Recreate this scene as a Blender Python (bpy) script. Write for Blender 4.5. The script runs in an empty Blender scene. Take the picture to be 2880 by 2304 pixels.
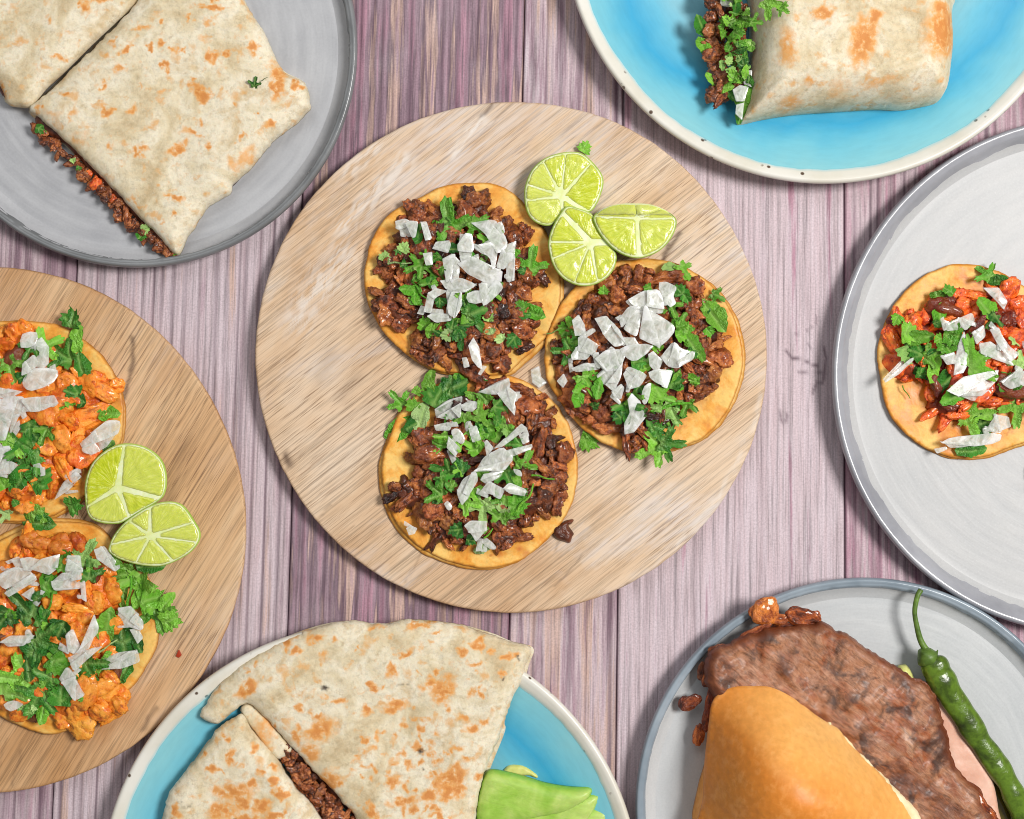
import bpy, bmesh, math, random
import numpy as np
from mathutils import Vector, Euler, Matrix
from mathutils.geometry import delaunay_2d_cdt

# ------------------------------------------------------------------ camera, world, lamps
S = 0.0002            # metres of table per photo pixel
H = 0.95              # camera height above the table top
sc = bpy.context.scene
COL = sc.collection
cam = bpy.data.cameras.new("camera")
cam.sensor_width = 36.0
cam.lens = 36.0 * H / (2880 * S)
cam.clip_start = 0.01
cam.clip_end = 50
camo = bpy.data.objects.new("camera", cam)
COL.objects.link(camo)
camo.location = (0, 0, H)
sc.camera = camo

world = bpy.data.worlds.new("World")
sc.world = world
world.use_nodes = True
bg = world.node_tree.nodes["Background"]
bg.inputs[0].default_value = (1.0, 0.99, 0.98, 1)
bg.inputs[1].default_value = 0.23

def area(name, loc, target, size, power, col=(1, 1, 1)):
    l = bpy.data.lights.new(name, 'AREA')
    l.shape = 'RECTANGLE'
    l.size, l.size_y = size
    l.energy = power
    l.color = col
    o = bpy.data.objects.new(name, l)
    COL.objects.link(o)
    o.location = loc
    d = Vector(target) - Vector(loc)
    o.rotation_euler = d.to_track_quat('-Z', 'Y').to_euler()
    return o

area("softbox", (1.12, 0.26, 1.86), (0.0, 0.02, 0.0), (0.55, 0.55), 45.0, (1.0, 0.975, 0.94))
area("added_fill", (-0.25, 0.75, 1.25), (0.0, 0.0, 0.0), (0.9, 0.6), 3.6, (0.95, 0.98, 1.0))  # fill lamp added to soften the shade, not an actual window
sc.view_settings.view_transform = 'Standard'
sc.view_settings.look = 'None'
sc.view_settings.exposure = 0.0
sc.view_settings.gamma = 1.0
try: sc.cycles.filter_width = 1.0
except Exception: pass

# ------------------------------------------------------------------ helpers
WP = {}               # world position of every object's origin

def lin(r, g, b):
    f = lambda c: ((c / 255 + 0.055) / 1.055) ** 2.4 if c > 10 else c / 255 / 12.92
    return (f(r), f(g), f(b), 1.0)

def W(px, py, z=0.0):
    k = (H - z) / H
    return np.array([(px - 1440) * S * k, (1152 - py) * S * k, z])

VIEW = dict(A=(1000, 450, 2.6533), B=(1500, 650, 2.4643), C=(1000, 1000, 2.654),
            D=(0, 700, 2.1556), E=(0, 1400, 1.908), F=(2300, 300, 1.569),
            G=(1760, 1580, 1.925), Q=(280, 1700, 1.4184), T=(0, 0, 2.156),
            I=(1580, 0, 1.6585), L=(1450, 400, 3.834), P=(0, 0, 1.0))

def V(view, pts):
    ox, oy, s = VIEW[view]
    return [(ox + p[0] / s, oy + p[1] / s) for p in pts]

def vsc(view):
    return 1.0 / VIEW[view][2]

def _h(ix, iy, iz, seed):
    n = (ix * 374761393 + iy * 668265263 + iz * 2147483647 + seed * 1274126177) & 0xFFFFFFFF
    n = ((n ^ (n >> 13)) * 1274126177) & 0xFFFFFFFF
    n = ((n ^ (n >> 16)) * 2246822519) & 0xFFFFFFFF
    return ((n ^ (n >> 15)) & 0xFFFFFF) / float(0xFFFFFF)

def vnoise(x, y, z=0.0, seed=0):
    x = np.asarray(x, float); y = np.asarray(y, float); z = np.asarray(z, float) + np.zeros_like(x)
    xi = np.floor(x).astype(np.int64); yi = np.floor(y).astype(np.int64); zi = np.floor(z).astype(np.int64)
    xf = x - xi; yf = y - yi; zf = z - zi
    u = xf * xf * (3 - 2 * xf); v = yf * yf * (3 - 2 * yf); w = zf * zf * (3 - 2 * zf)
    def L(a, b, t): return a + (b - a) * t
    r = L(L(L(_h(xi, yi, zi, seed), _h(xi + 1, yi, zi, seed), u),
            L(_h(xi, yi + 1, zi, seed), _h(xi + 1, yi + 1, zi, seed), u), v),
          L(L(_h(xi, yi, zi + 1, seed), _h(xi + 1, yi, zi + 1, seed), u),
            L(_h(xi, yi + 1, zi + 1, seed), _h(xi + 1, yi + 1, zi + 1, seed), u), v), w)
    return r * 2 - 1

def fbm(x, y, z=0.0, seed=0, oct=4):
    a = 0.0; amp = 0.5; f = 1.0
    for i in range(oct):
        a = a + amp * vnoise(np.asarray(x) * f, np.asarray(y) * f, np.asarray(z) * f, seed + i * 17)
        amp *= 0.5; f *= 2.03
    return a

def smooth_closed(pts, n=5):
    p = np.array(pts, float); m = len(p); out = []
    for i in range(m):
        a, b, c, d = p[i - 1], p[i], p[(i + 1) % m], p[(i + 2) % m]
        for k in range(n):
            t = k / n
            out.append(0.5 * ((2 * b) + (-a + c) * t + (2 * a - 5 * b + 4 * c - d) * t * t + (-a + 3 * b - 3 * c + d) * t ** 3))
    return np.array(out)

def smooth_open(pts, n=8):
    p = [np.array(q, float) for q in pts]
    p = [2 * p[0] - p[1]] + p + [2 * p[-1] - p[-2]]
    out = []
    for i in range(1, len(p) - 2):
        a, b, c, d = p[i - 1], p[i], p[i + 1], p[i + 2]
        for k in range(n):
            t = k / n
            out.append(0.5 * ((2 * b) + (-a + c) * t + (2 * a - 5 * b + 4 * c - d) * t * t + (-a + 3 * b - 3 * c + d) * t ** 3))
    out.append(p[-2])
    return np.array(out)

def resample(p, d):
    p = np.array(p, float); q = np.vstack([p, p[:1]])
    seg = np.linalg.norm(np.diff(q, axis=0), axis=1); cum = np.concatenate([[0], np.cumsum(seg)])
    n = max(5, int(round(cum[-1] / d)))
    t = np.linspace(0, cum[-1], n, endpoint=False)
    return np.stack([np.interp(t, cum, q[:, 0]), np.interp(t, cum, q[:, 1])], 1)

def inside(P, poly):
    P = np.asarray(P, float); x, y = P[:, 0], P[:, 1]; r = np.zeros(len(P), bool)
    n = len(poly)
    for i in range(n):
        x1, y1 = poly[i - 1]; x2, y2 = poly[i]
        if y1 == y2: continue
        c = ((y1 > y) != (y2 > y)) & (x < (x2 - x1) * (y - y1) / (y2 - y1) + x1)
        r ^= c
    return r

def segdist(P, poly, closed=True):
    P = np.asarray(P, float); d = np.full(len(P), 1e9)
    n = len(poly)
    rng = range(n) if closed else range(1, n)
    for i in rng:
        a = np.asarray(poly[i - 1], float); b = np.asarray(poly[i], float)
        ab = b - a; L2 = max(ab @ ab, 1e-18)
        t = np.clip(((P - a) @ ab) / L2, 0, 1)
        q = a + t[:, None] * ab
        d = np.minimum(d, np.hypot(P[:, 0] - q[:, 0], P[:, 1] - q[:, 1]))
    return d

def orient(p):
    p = np.asarray(p, float)
    x, y = p[:, 0], p[:, 1]
    a = np.sum(x * np.roll(y, -1) - np.roll(x, -1) * y)
    return p if a > 0 else p[::-1].copy()

def cdt(outline, d, jitter=0.25, rnd=None):
    """outline: closed polygon already at final resolution; returns pts, tris, boundary count"""
    o = orient(outline); n = len(o)
    mn, mx = o.min(0), o.max(0)
    xs = np.arange(mn[0], mx[0], d); ys = np.arange(mn[1], mx[1], d * 0.866)
    g = np.array([(x + (d * 0.5 if j % 2 else 0), y) for j, y in enumerate(ys) for x in xs]) if len(xs) and len(ys) else np.zeros((0, 2))
    if len(g):
        rs = np.random.RandomState(5)
        g = g + (rs.rand(*g.shape) - 0.5) * d * jitter
        g = g[inside(g, o)]
    if len(g):
        g = g[segdist(g, o) > d * 0.5]
    pts = np.vstack([o, g]) if len(g) else o
    sc_ = 1.0 / max(mx - mn)
    vv = [Vector(((p[0] - mn[0]) * sc_, (p[1] - mn[1]) * sc_)) for p in pts]
    r = delaunay_2d_cdt(vv, [], [list(range(n))], 1, 1e-7)
    P = np.array([(v.x / sc_ + mn[0], v.y / sc_ + mn[1]) for v in r[0]])
    return P, [tuple(f) for f in r[2]], n

def mk(name, verts, faces, mat, parent=None, origin=None, smooth=True, attrs=None, uv=None):
    v = np.asarray(verts, float)
    if origin is None:
        origin = np.array([v[:, 0].mean(), v[:, 1].mean(), v[:, 2].min()])
    origin = np.asarray(origin, float)
    me = bpy.data.meshes.new(name)
    me.from_pydata((v - origin).tolist(), [], faces)
    if smooth:
        me.polygons.foreach_set("use_smooth", [True] * len(me.polygons))
    for k, a in (attrs or {}).items():
        at = me.attributes.new(k, 'FLOAT', 'POINT')
        at.data.foreach_set("value", np.asarray(a, np.float32))
    if uv is not None:
        ul = me.uv_layers.new(name="UVMap")
        li = np.zeros(len(me.loops), np.int32); me.loops.foreach_get("vertex_index", li)
        ul.data.foreach_set("uv", np.asarray(uv, np.float32)[li].ravel())
    me.update()
    me.materials.append(mat)
    o = bpy.data.objects.new(name, me)
    COL.objects.link(o)
    put(o, parent, origin)
    return o

def put(o, parent, loc):
    loc = np.asarray(loc, float)
    WP[o] = loc
    if parent is not None:
        o.parent = parent
        o.location = tuple(loc - WP[parent])
    else:
        o.location = tuple(loc)

def inst(name, mesh, parent, loc, rot=(0, 0, 0), scale=(1, 1, 1), color=None):
    o = bpy.data.objects.new(name, mesh)
    COL.objects.link(o)
    put(o, parent, loc)
    o.rotation_euler = rot
    o.scale = scale
    if color is not None: o.color = color
    return o

def empty(name, loc, label, cat, group=None):
    e = bpy.data.objects.new(name, None)
    e.empty_display_size = 0.02
    COL.objects.link(e)
    put(e, None, loc)
    return tag(e, label, cat, group)

def tag(o, label, cat, group=None):
    o["label"] = label; o["category"] = cat
    if group: o["group"] = group
    return o

def pillow(name, outline, z0, h, mat, parent=None, d=6, rnd=0.004, edge=0.35, amp=0.0, nf=60, seed=0, relax=0, rag=0.0,
           smooth=True, zfun=None, toast=None, sm=5, mapz=None, attrs_fun=None, uvfun=None, inset=0.0, pw=0.5, hf=None):
    """solid slab with a rounded top: outline in photo pixels, z0 bottom, h thickness (metres)"""
    o = smooth_closed(outline, sm) if sm > 1 else np.array(outline, float)
    o = resample(o, d)
    if rag:
        cc = o.mean(0); nr = o - cc; nr = nr / np.linalg.norm(nr, axis=1)[:, None]
        o = o + nr * (rag * (vnoise(o[:, 0] / 26, o[:, 1] / 26, 0, seed + 40) + 0.7 * vnoise(o[:, 0] / 9, o[:, 1] / 9, 0, seed + 41)))[:, None]
    k = z0 + h * 0.5 if mapz is None else mapz
    w = np.array([W(p[0], p[1], k)[:2] for p in o])
    P, F, n = cdt(w, d * S)
    o2 = orient(w)
    dist = segdist(P, o2)
    t = np.clip(dist / rnd, 0, 1)
    f = (1 - (1 - t) ** 2) ** pw
    if relax:
        E = np.array([e for a, b, c in F for e in ((a, b), (b, c), (c, a))])
        deg = np.bincount(E[:, 0], minlength=len(P)) + np.bincount(E[:, 1], minlength=len(P))
        for _ in range(relax):
            g = (np.bincount(E[:, 0], f[E[:, 1]], len(P)) + np.bincount(E[:, 1], f[E[:, 0]], len(P))) / np.maximum(deg, 1)
            f = np.where(dist > 1e-6, g, f)
    z = z0 + h * (edge + (1 - edge) * f)
    if amp:
        z = z + amp * fbm(P[:, 0] * nf, P[:, 1] * nf, 0, seed) * np.clip(dist / (rnd * 0.5), 0.25, 1)
    px = P[:, 0] / (S * (H - k) / H) + 1440; py = 1152 - P[:, 1] / (S * (H - k) / H)
    if zfun is not None:
        z = z + zfun(px, py, dist)
    m = len(P)
    V3 = np.column_stack([P, z])
    bot = np.column_stack([P[:n] * 1.0, np.full(n, z0)])
    if zfun is not None and hf:
        bot[:, 2] = z[:n] - h * edge
    if inset:
        c = P[:n].mean(0)
        bot[:, :2] = c + (P[:n] - c) * (1 - inset)
    V3 = np.vstack([V3, bot])
    F = [tuple(x) for x in F]
    # make triangles face up
    FF = []
    for a, b, c in F:
        if (P[b][0] - P[a][0]) * (P[c][1] - P[a][1]) - (P[b][1] - P[a][1]) * (P[c][0] - P[a][0]) < 0: FF.append((a, c, b))
        else: FF.append((a, b, c))
    for i in range(n):
        j = (i + 1) % n
        FF.append((i, m + i, m + j, j))
    FF.append(tuple(m + i for i in range(n - 1, -1, -1)))
    attrs = {}
    if toast is not None:
        tv = toast(px, py)
        attrs["toast"] = np.concatenate([tv, tv[:n]])
    attrs["rim"] = np.concatenate([np.clip(dist / 0.006, 0, 1), np.zeros(n)])
    if attrs_fun:
        for kk, vv in attrs_fun(px, py, dist).items():
            attrs[kk] = np.concatenate([vv, vv[:n]])
    uv = None
    if uvfun is not None:
        u = uvfun(px, py); uv = np.vstack([u, u[:n]])
    return mk(name, V3, FF, mat, parent, smooth=smooth, attrs=attrs, uv=uv)

def toast_fn(view, spots, seed=0, warp=14, nf=0.03, ks=0.88):
    """toast marks: list of (x, y, rx, ry, angle, strength) in a view's coordinates"""
    s = vsc(view); ox, oy = VIEW[view][:2]
    def f(px, py):
        wx = px + warp * vnoise(px * nf * 1.6, py * nf * 1.6, 0, seed) + warp * 0.5 * vnoise(px * nf * 5, py * nf * 5, 3, seed)
        wy = py + warp * vnoise(px * nf * 1.6, py * nf * 1.6, 9, seed + 5) + warp * 0.5 * vnoise(px * nf * 5, py * nf * 5, 7, seed)
        r = np.zeros_like(px)
        for sp in spots:
            x, y, rx = sp[0], sp[1], sp[2]
            ry = sp[3] if len(sp) > 3 else rx
            a = math.radians(sp[4]) if len(sp) > 4 else 0
            st = sp[5] if len(sp) > 5 else 1.0
            dx = wx - (ox + x * s); dy = wy - (oy + y * s)
            ca, sa = math.cos(a), math.sin(a)
            u = (dx * ca - dy * sa) / (rx * s * ks); v = (dx * sa + dy * ca) / (ry * s * ks)
            r = np.maximum(r, st * np.clip(1.42 - 1.0 * np.sqrt(u * u + v * v), 0, 1))
        return r
    return f

def rings(rows, close_top=False, close_bot=False):
    """rows: list of (n,3) arrays -> verts, quad faces"""
    n = len(rows[0]); v = np.vstack(rows); f = []
    for r in range(len(rows) - 1):
        for i in range(n):
            j = (i + 1) % n
            f.append((r * n + i, r * n + j, (r + 1) * n + j, (r + 1) * n + i))
    if close_bot: f.append(tuple(range(n - 1, -1, -1)))
    if close_top: f.append(tuple((len(rows) - 1) * n + i for i in range(n)))
    return v, f

def tube(path, radii, n=10, flat=1.0):
    path = np.array(path, float); rows = []
    for i, p in enumerate(path):
        t = path[min(i + 1, len(path) - 1)] - path[max(i - 1, 0)]
        t = t / (np.linalg.norm(t) + 1e-12)
        up = np.array([0, 0, 1.0])
        s = np.cross(t, up); s = s / (np.linalg.norm(s) + 1e-9)
        u = np.cross(s, t)
        a = np.linspace(0, 2 * math.pi, n, endpoint=False)
        rows.append(p + radii[i] * (np.cos(a)[:, None] * s + flat * np.sin(a)[:, None] * u))
    v, f = rings(rows)
    m = len(rows)
    f.append(tuple(range(n))); f.append(tuple((m - 1) * n + i for i in range(n - 1, -1, -1)))
    return v, f

# ------------------------------------------------------------------ materials
class M:
    def __init__(s, name, rough=0.5, spec=0.5, sss=0.0, sss_r=(1, 0.6, 0.4), sss_s=0.003, coat=0.0):
        s.m = bpy.data.materials.new(name); s.m.use_nodes = True
        s.t = s.m.node_tree; s.b = s.t.nodes["Principled BSDF"]
        s.b.inputs["Roughness"].default_value = rough
        s.b.inputs["Specular IOR Level"].default_value = spec
        s.b.inputs["Subsurface Weight"].default_value = sss
        s.b.inputs["Subsurface Radius"].default_value = sss_r
        s.b.inputs["Subsurface Scale"].default_value = sss_s
        s.b.inputs["Coat Weight"].default_value = coat
        s.b.inputs["Coat Roughness"].default_value = 0.12
    def n(s, t, **k):
        x = s.t.nodes.new(t)
        for a, b in k.items(): setattr(x, a, b)
        return x
    def set(s, sock, v):
        if isinstance(v, bpy.types.NodeSocket): s.t.links.new(v, sock)
        elif isinstance(v, (int, float)) and sock.type == 'RGBA': sock.default_value = (v, v, v, 1)
        else: sock.default_value = v
    def coord(s, kind="Object", rot=0.0, scale=(1, 1, 1)):
        c = s.n("ShaderNodeTexCoord").outputs[kind]
        mp = s.n("ShaderNodeMapping")
        s.set(mp.inputs["Vector"], c)
        mp.inputs["Rotation"].default_value = (0, 0, rot)
        mp2 = s.n("ShaderNodeMapping"); mp2.inputs["Scale"].default_value = scale
        s.set(mp2.inputs["Vector"], mp.outputs[0])
        return mp2.outputs[0]
    def attr(s, name): return s.n("ShaderNodeAttribute", attribute_name=name).outputs["Fac"]
    def rand(s): return s.n("ShaderNodeObjectInfo").outputs["Random"]
    def ocol(s): return s.n("ShaderNodeObjectInfo").outputs["Color"]
    def noise(s, vec, scale, detail=4, rough=0.55, dist=0.0):
        x = s.n("ShaderNodeTexNoise")
        s.set(x.inputs["Vector"], vec); x.inputs["Scale"].default_value = scale
        x.inputs["Detail"].default_value = detail; x.inputs["Roughness"].default_value = rough
        x.inputs["Distortion"].default_value = dist
        return x.outputs["Fac"]
    def voro(s, vec, scale, feature='F1'):
        x = s.n("ShaderNodeTexVoronoi", feature=feature)
        s.set(x.inputs["Vector"], vec); x.inputs["Scale"].default_value = scale
        return x.outputs["Distance"]
    def ramp(s, fac, stops, interp='LINEAR'):
        x = s.n("ShaderNodeValToRGB"); x.color_ramp.interpolation = interp
        e = x.color_ramp.elements
        while len(e) < len(stops): e.new(0.5)
        for el, (p, c) in zip(e, stops):
            el.position = p; el.color = c if not isinstance(c, (int, float)) else (c, c, c, 1)
        s.set(x.inputs[0], fac)
        return x.outputs[0]
    def mix(s, f, a, b, mode='MIX'):
        x = s.n("ShaderNodeMix", data_type='RGBA', blend_type=mode)
        s.set(x.inputs[0], f); s.set(x.inputs[6], a); s.set(x.inputs[7], b)
        return x.outputs[2]
    def math(s, op, a, b=0.0, clamp=False):
        x = s.n("ShaderNodeMath", operation=op, use_clamp=clamp)
        s.set(x.inputs[0], a); s.set(x.inputs[1], b)
        return x.outputs[0]
    def base(s, c): s.set(s.b.inputs["Base Color"], c)
    def rough(s, c): s.set(s.b.inputs["Roughness"], c)
    def bump(s, h, strength=0.5, dist=0.001):
        x = s.n("ShaderNodeBump"); x.inputs["Strength"].default_value = strength; x.inputs["Distance"].default_value = dist
        s.set(x.inputs["Height"], h)
        s.set(s.b.inputs["Normal"], x.outputs[0])

def m_plank(name, pal, seed):
    m = M(name, rough=0.62, spec=0.3)
    uv = m.coord("UV")
    b1 = m.n("ShaderNodeMapping"); b1.inputs["Scale"].default_value = (1, 0.05, 1); b1.inputs["Location"].default_value = (seed * 3.1, seed * 1.7, 0)
    m.set(b1.inputs[0], uv)
    b2 = m.n("ShaderNodeMapping"); b2.inputs["Scale"].default_value = (1, 0.02, 1); b2.inputs["Location"].default_value = (seed, seed, 0)
    m.set(b2.inputs[0], uv)
    n1 = m.noise(b1.outputs[0], 110, 4, 0.65)
    stops = [(0.33 + 0.34 * i / (len(pal) - 1), c) for i, c in enumerate(pal)]
    c = m.ramp(n1, stops)
    n2 = m.noise(b2.outputs[0], 560, 5, 0.72)
    c = m.mix(0.9, c, m.ramp(n2, [(0.34, 0.40), (0.52, 0.94), (0.68, 1.04)]), 'MULTIPLY')
    bl = m.noise(uv, 22, 4, 0.6)
    c = m.mix(m.math('MULTIPLY', m.ramp(bl, [(0.45, 0.0), (0.7, 1.0)]), 0.22), c, lin(222, 208, 214))
    sp = m.noise(uv, 900, 3, 0.75)
    c = m.mix(0.34, c, m.ramp(sp, [(0.35, 0.35), (0.6, 1.0)]), 'MULTIPLY')
    c = m.mix(m.math('MULTIPLY', m.attr("groove"), 0.8, True), c, lin(84, 58, 74))
    c = m.mix(m.math('MULTIPLY', m.attr("mark"), 0.85, True), c, lin(96, 76, 86))
    m.base(c)
    h = m.math('ADD', m.math('MULTIPLY', n2, 0.7), m.math('MULTIPLY', sp, 0.3))
    m.bump(h, 0.35, 0.0006)
    return m.m

def m_board(name, ang, c0, c1, c2, white):
    m = M(name, rough=0.6, spec=0.3)
    v = m.coord("Object", rot=ang)
    def st(sx, sy, off=0.0):
        mp = m.n("ShaderNodeMapping"); mp.inputs["Scale"].default_value = (sx, sy, 1); mp.inputs["Location"].default_value = (off, off, 0)
        m.set(mp.inputs[0], v); return mp.outputs[0]
    big = m.noise(st(0.35, 1.0), 22, 4, 0.6, 0.4)
    c = m.ramp(big, [(0.33, c2), (0.5, c1), (0.68, c0)])
    fib = m.noise(st(0.02, 1.0, 1.3), 760, 4, 0.72, 0.1)
    c = m.mix(0.78, c, m.ramp(fib, [(0.36, 0.5), (0.55, 1.0)]), 'MULTIPLY')
    dash = m.noise(st(0.035, 1.0, 4.2), 1050, 2, 0.6, 0.12)
    dm = m.ramp(dash, [(0.58, 0.0), (0.66, 1.0)])
    dens = m.ramp(m.noise(v, 14, 3), [(0.35, 0.25), (0.6, 0.85)])
    c = m.mix(m.math('MULTIPLY', m.math('MULTIPLY', dm, dens), 0.78), c, lin(124, 90, 64))
    wn = m.noise(st(0.45, 1.0, 7.0), 16, 5, 0.65, 0.5)
    wear = m.math('MULTIPLY', m.ramp(wn, [(0.5, 0.0), (0.66, 1.0)]), white)
    wear = m.math('MULTIPLY', wear, m.ramp(m.noise(st(0.1, 1, 2), 420, 3), [(0.35, 0.2), (0.6, 1.0)]))
    c = m.mix(wear, c, lin(220, 212, 209))
    c = m.mix(m.math('MULTIPLY', m.attr("mark"), 0.85, True), c, lin(92, 70, 56))
    c = m.mix(m.math('MULTIPLY', m.attr("pale"), 0.8, True), c, lin(234, 226, 218))
    c = m.mix(m.math('MULTIPLY', m.attr("edge"), 0.9, True), c, lin(168, 116, 68))
    m.base(c)
    h = m.math('SUBTRACT', m.math('MULTIPLY', fib, 0.6), m.math('MULTIPLY', dm, 0.5))
    m.bump(h, 0.4, 0.0006)
    return m.m

def m_grey(name, c0, c1, streak=0.0, rough=0.3):
    m = M(name, rough=rough, spec=0.45)
    v = m.coord("UV")           # u = angle, v = radius
    mp = m.n("ShaderNodeMapping"); mp.inputs["Scale"].default_value = (0.12, 1, 1); m.set(mp.inputs[0], v)
    n = m.noise(mp.outputs[0], 22, 3, 0.5, 0.2)
    o = m.coord("Object")
    n2 = m.noise(o, 30, 4, 0.6)
    c = m.ramp(m.math('ADD', m.math('MULTIPLY', n, 0.55), m.math('MULTIPLY', n2, 0.45)), [(0.36, c1), (0.62, c0)])
    if streak:
        mp2 = m.n("ShaderNodeMapping"); mp2.inputs["Scale"].default_value = (0.9, 1, 1); m.set(mp2.inputs[0], v)
        sn = m.noise(mp2.outputs[0], 95, 3, 0.6, 0.4)
        c = m.mix(m.math('MULTIPLY', m.ramp(sn, [(0.58, 0.0), (0.7, 1.0)]), streak), c, lin(236, 236, 236))
    sp = m.noise(o, 900, 2)
    c = m.mix(0.12, c, m.ramp(sp, [(0.3, 0.5), (0.6, 1.0)]), 'MULTIPLY')
    m.base(c)
    m.bump(m.math('ADD', n, m.math('MULTIPLY', n2, 0.3)), 0.10, 0.002)
    return m.m

def m_glaze_rim(name, c0, c1):
    m = M(name, rough=0.22, spec=0.55)
    o = m.coord("Object")
    n = m.noise(o, 26, 4, 0.6)
    c = m.ramp(n, [(0.35, c0), (0.65, c1)])
    m.base(c)
    m.bump(m.noise(o, 90, 2), 0.12, 0.002)
    return m.m

def m_blue(name, shift=0.0):
    m = M(name, rough=0.24, spec=0.5)
    v = m.coord("UV")
    sep = m.n("ShaderNodeSeparateXYZ"); m.set(sep.inputs[0], v)
    o = m.coord("Object")
    n = m.noise(o, 9, 3, 0.55, 0.6)
    n3 = m.noise(o, 45, 4, 0.6)
    r = m.math('ADD', sep.outputs[1], m.math('MULTIPLY', m.math('SUBTRACT', n, 0.5), 0.26))
    r = m.math('ADD', r, m.math('MULTIPLY', m.math('SUBTRACT', n3, 0.5), 0.05))
    c = m.ramp(r, [(0.40, lin(118, 194, 218)), (0.62, lin(134, 196, 214)), (0.70, lin(104, 188, 216)), (0.785, lin(62, 168, 210)), (0.82, lin(84, 178, 210)),
                   (0.87, lin(114, 192, 212)), (0.95, lin(136, 200, 210))])
    mp = m.n("ShaderNodeMapping"); mp.inputs["Scale"].default_value = (0.2, 1, 1); m.set(mp.inputs[0], v)
    st = m.noise(mp.outputs[0], 60, 3, 0.6)
    c = m.mix(0.25, c, m.ramp(st, [(0.3, 0.75), (0.6, 1.0)]), 'MULTIPLY')
    m.base(c)
    return m.m

def m_cream():
    m = M("cream_glaze", rough=0.28, spec=0.5)
    o = m.coord("Object")
    n = m.noise(o, 30, 4)
    c = m.ramp(n, [(0.35, lin(216, 211, 196)), (0.6, lin(228, 225, 216))])
    vo = m.voro(o, 150)
    keep = m.ramp(m.noise(o, 60, 1), [(0.52, 0.0), (0.57, 1.0)])
    spk = m.math('MULTIPLY', m.ramp(vo, [(0.12, 1.0), (0.20, 0.0)]), keep)
    c = m.mix(spk, c, lin(92, 74, 60))
    bl = m.attr("inner")
    c = m.mix(m.math('MULTIPLY', bl, 0.75, True), c, lin(160, 212, 222))
    m.base(c)
    return m.m

def m_flour(name, seed=0.0, warm=0.0):
    m = M(name, rough=0.6, spec=0.25, sss=0.12, sss_s=0.003)
    o = m.coord("Object")
    mp = m.n("ShaderNodeMapping"); mp.inputs["Location"].default_value = (seed, seed * 2, seed); m.set(mp.inputs[0], o); o = mp.outputs[0]
    n1 = m.noise(o, 46, 5, 0.62, 0.4)
    c = m.ramp(n1, [(0.30, lin(196, 172, 132)), (0.45, lin(222, 206, 172)), (0.58, lin(236, 226, 202)), (0.70, lin(214, 192, 154))])
    n2 = m.noise(o, 380, 4, 0.75)
    c = m.mix(0.45, c, m.ramp(n2, [(0.32, 0.60), (0.54, 1.0)]), 'MULTIPLY')
    # grey pores
    po = m.noise(o, 210, 4, 0.7)
    c = m.mix(m.math('MULTIPLY', m.ramp(po, [(0.56, 0.0), (0.70, 1.0)]), 0.5), c, lin(176, 156, 122))
    # small random golden freckles
    fr = m.noise(o, 135, 3, 0.55, 0.3)
    c = m.mix(m.math('MULTIPLY', m.ramp(fr, [(0.57, 0.0), (0.70, 1.0)]), 0.7), c, lin(222, 164, 92))
    t = m.attr("toast")
    br = m.noise(o, 260, 4, 0.6)
    tt = m.math('MULTIPLY', t, m.ramp(br, [(0.32, 0.25), (0.55, 1.15)]), True)
    c = m.mix(m.ramp(tt, [(0.06, 0.0), (0.6, 0.88)]), c, lin(230, 164, 88))
    c = m.mix(m.ramp(tt, [(0.5, 0.0), (1.0, 0.62)]), c, lin(198, 116, 48))
    ch = m.attr("char")
    c = m.mix(m.math('MULTIPLY', ch, 0.95, True), c, lin(44, 26, 18))
    m.base(c)
    h = m.math('ADD', m.math('MULTIPLY', n2, 0.5), m.math('MULTIPLY', m.noise(o, 120, 3), 0.9))
    m.bump(h, 0.5, 0.0010)
    return m.m

def m_corn(name, c0, c1, c2):
    m = M(name, rough=0.5, spec=0.35, sss=0.15, sss_s=0.003)
    o = m.coord("Object")
    n1 = m.noise(o, 52, 6, 0.68, 0.6)
    c = m.ramp(n1, [(0.36, c2), (0.48, c1), (0.60, c0)])
    n2 = m.noise(o, 420, 3, 0.6)
    c = m.mix(0.35, c, m.ramp(n2, [(0.32, 0.62), (0.55, 1.0)]), 'MULTIPLY')
    fr = m.noise(o, 160, 2, 0.55, 0.2)
    c = m.mix(m.math('MULTIPLY', m.ramp(fr, [(0.68, 0.0), (0.76, 1.0)]), 0.7), c, lin(188, 112, 36))
    t = m.attr("toast")
    c = m.mix(m.math('MULTIPLY', t, m.ramp(m.noise(o, 150, 3), [(0.3, 0.3), (0.6, 1.0)]), True), c, lin(196, 104, 30))
    e = m.attr("rim")
    c = m.mix(m.ramp(e, [(0.0, 0.85), (0.22, 0.0)]), c, lin(176, 110, 44))
    m.base(c)
    m.rough(m.ramp(n1, [(0.3, 0.3), (0.7, 0.6)]))
    m.bump(m.math('ADD', m.math('MULTIPLY', n2, 0.4), m.noise(o, 110, 3)), 0.3, 0.0008)
    return m.m

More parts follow.
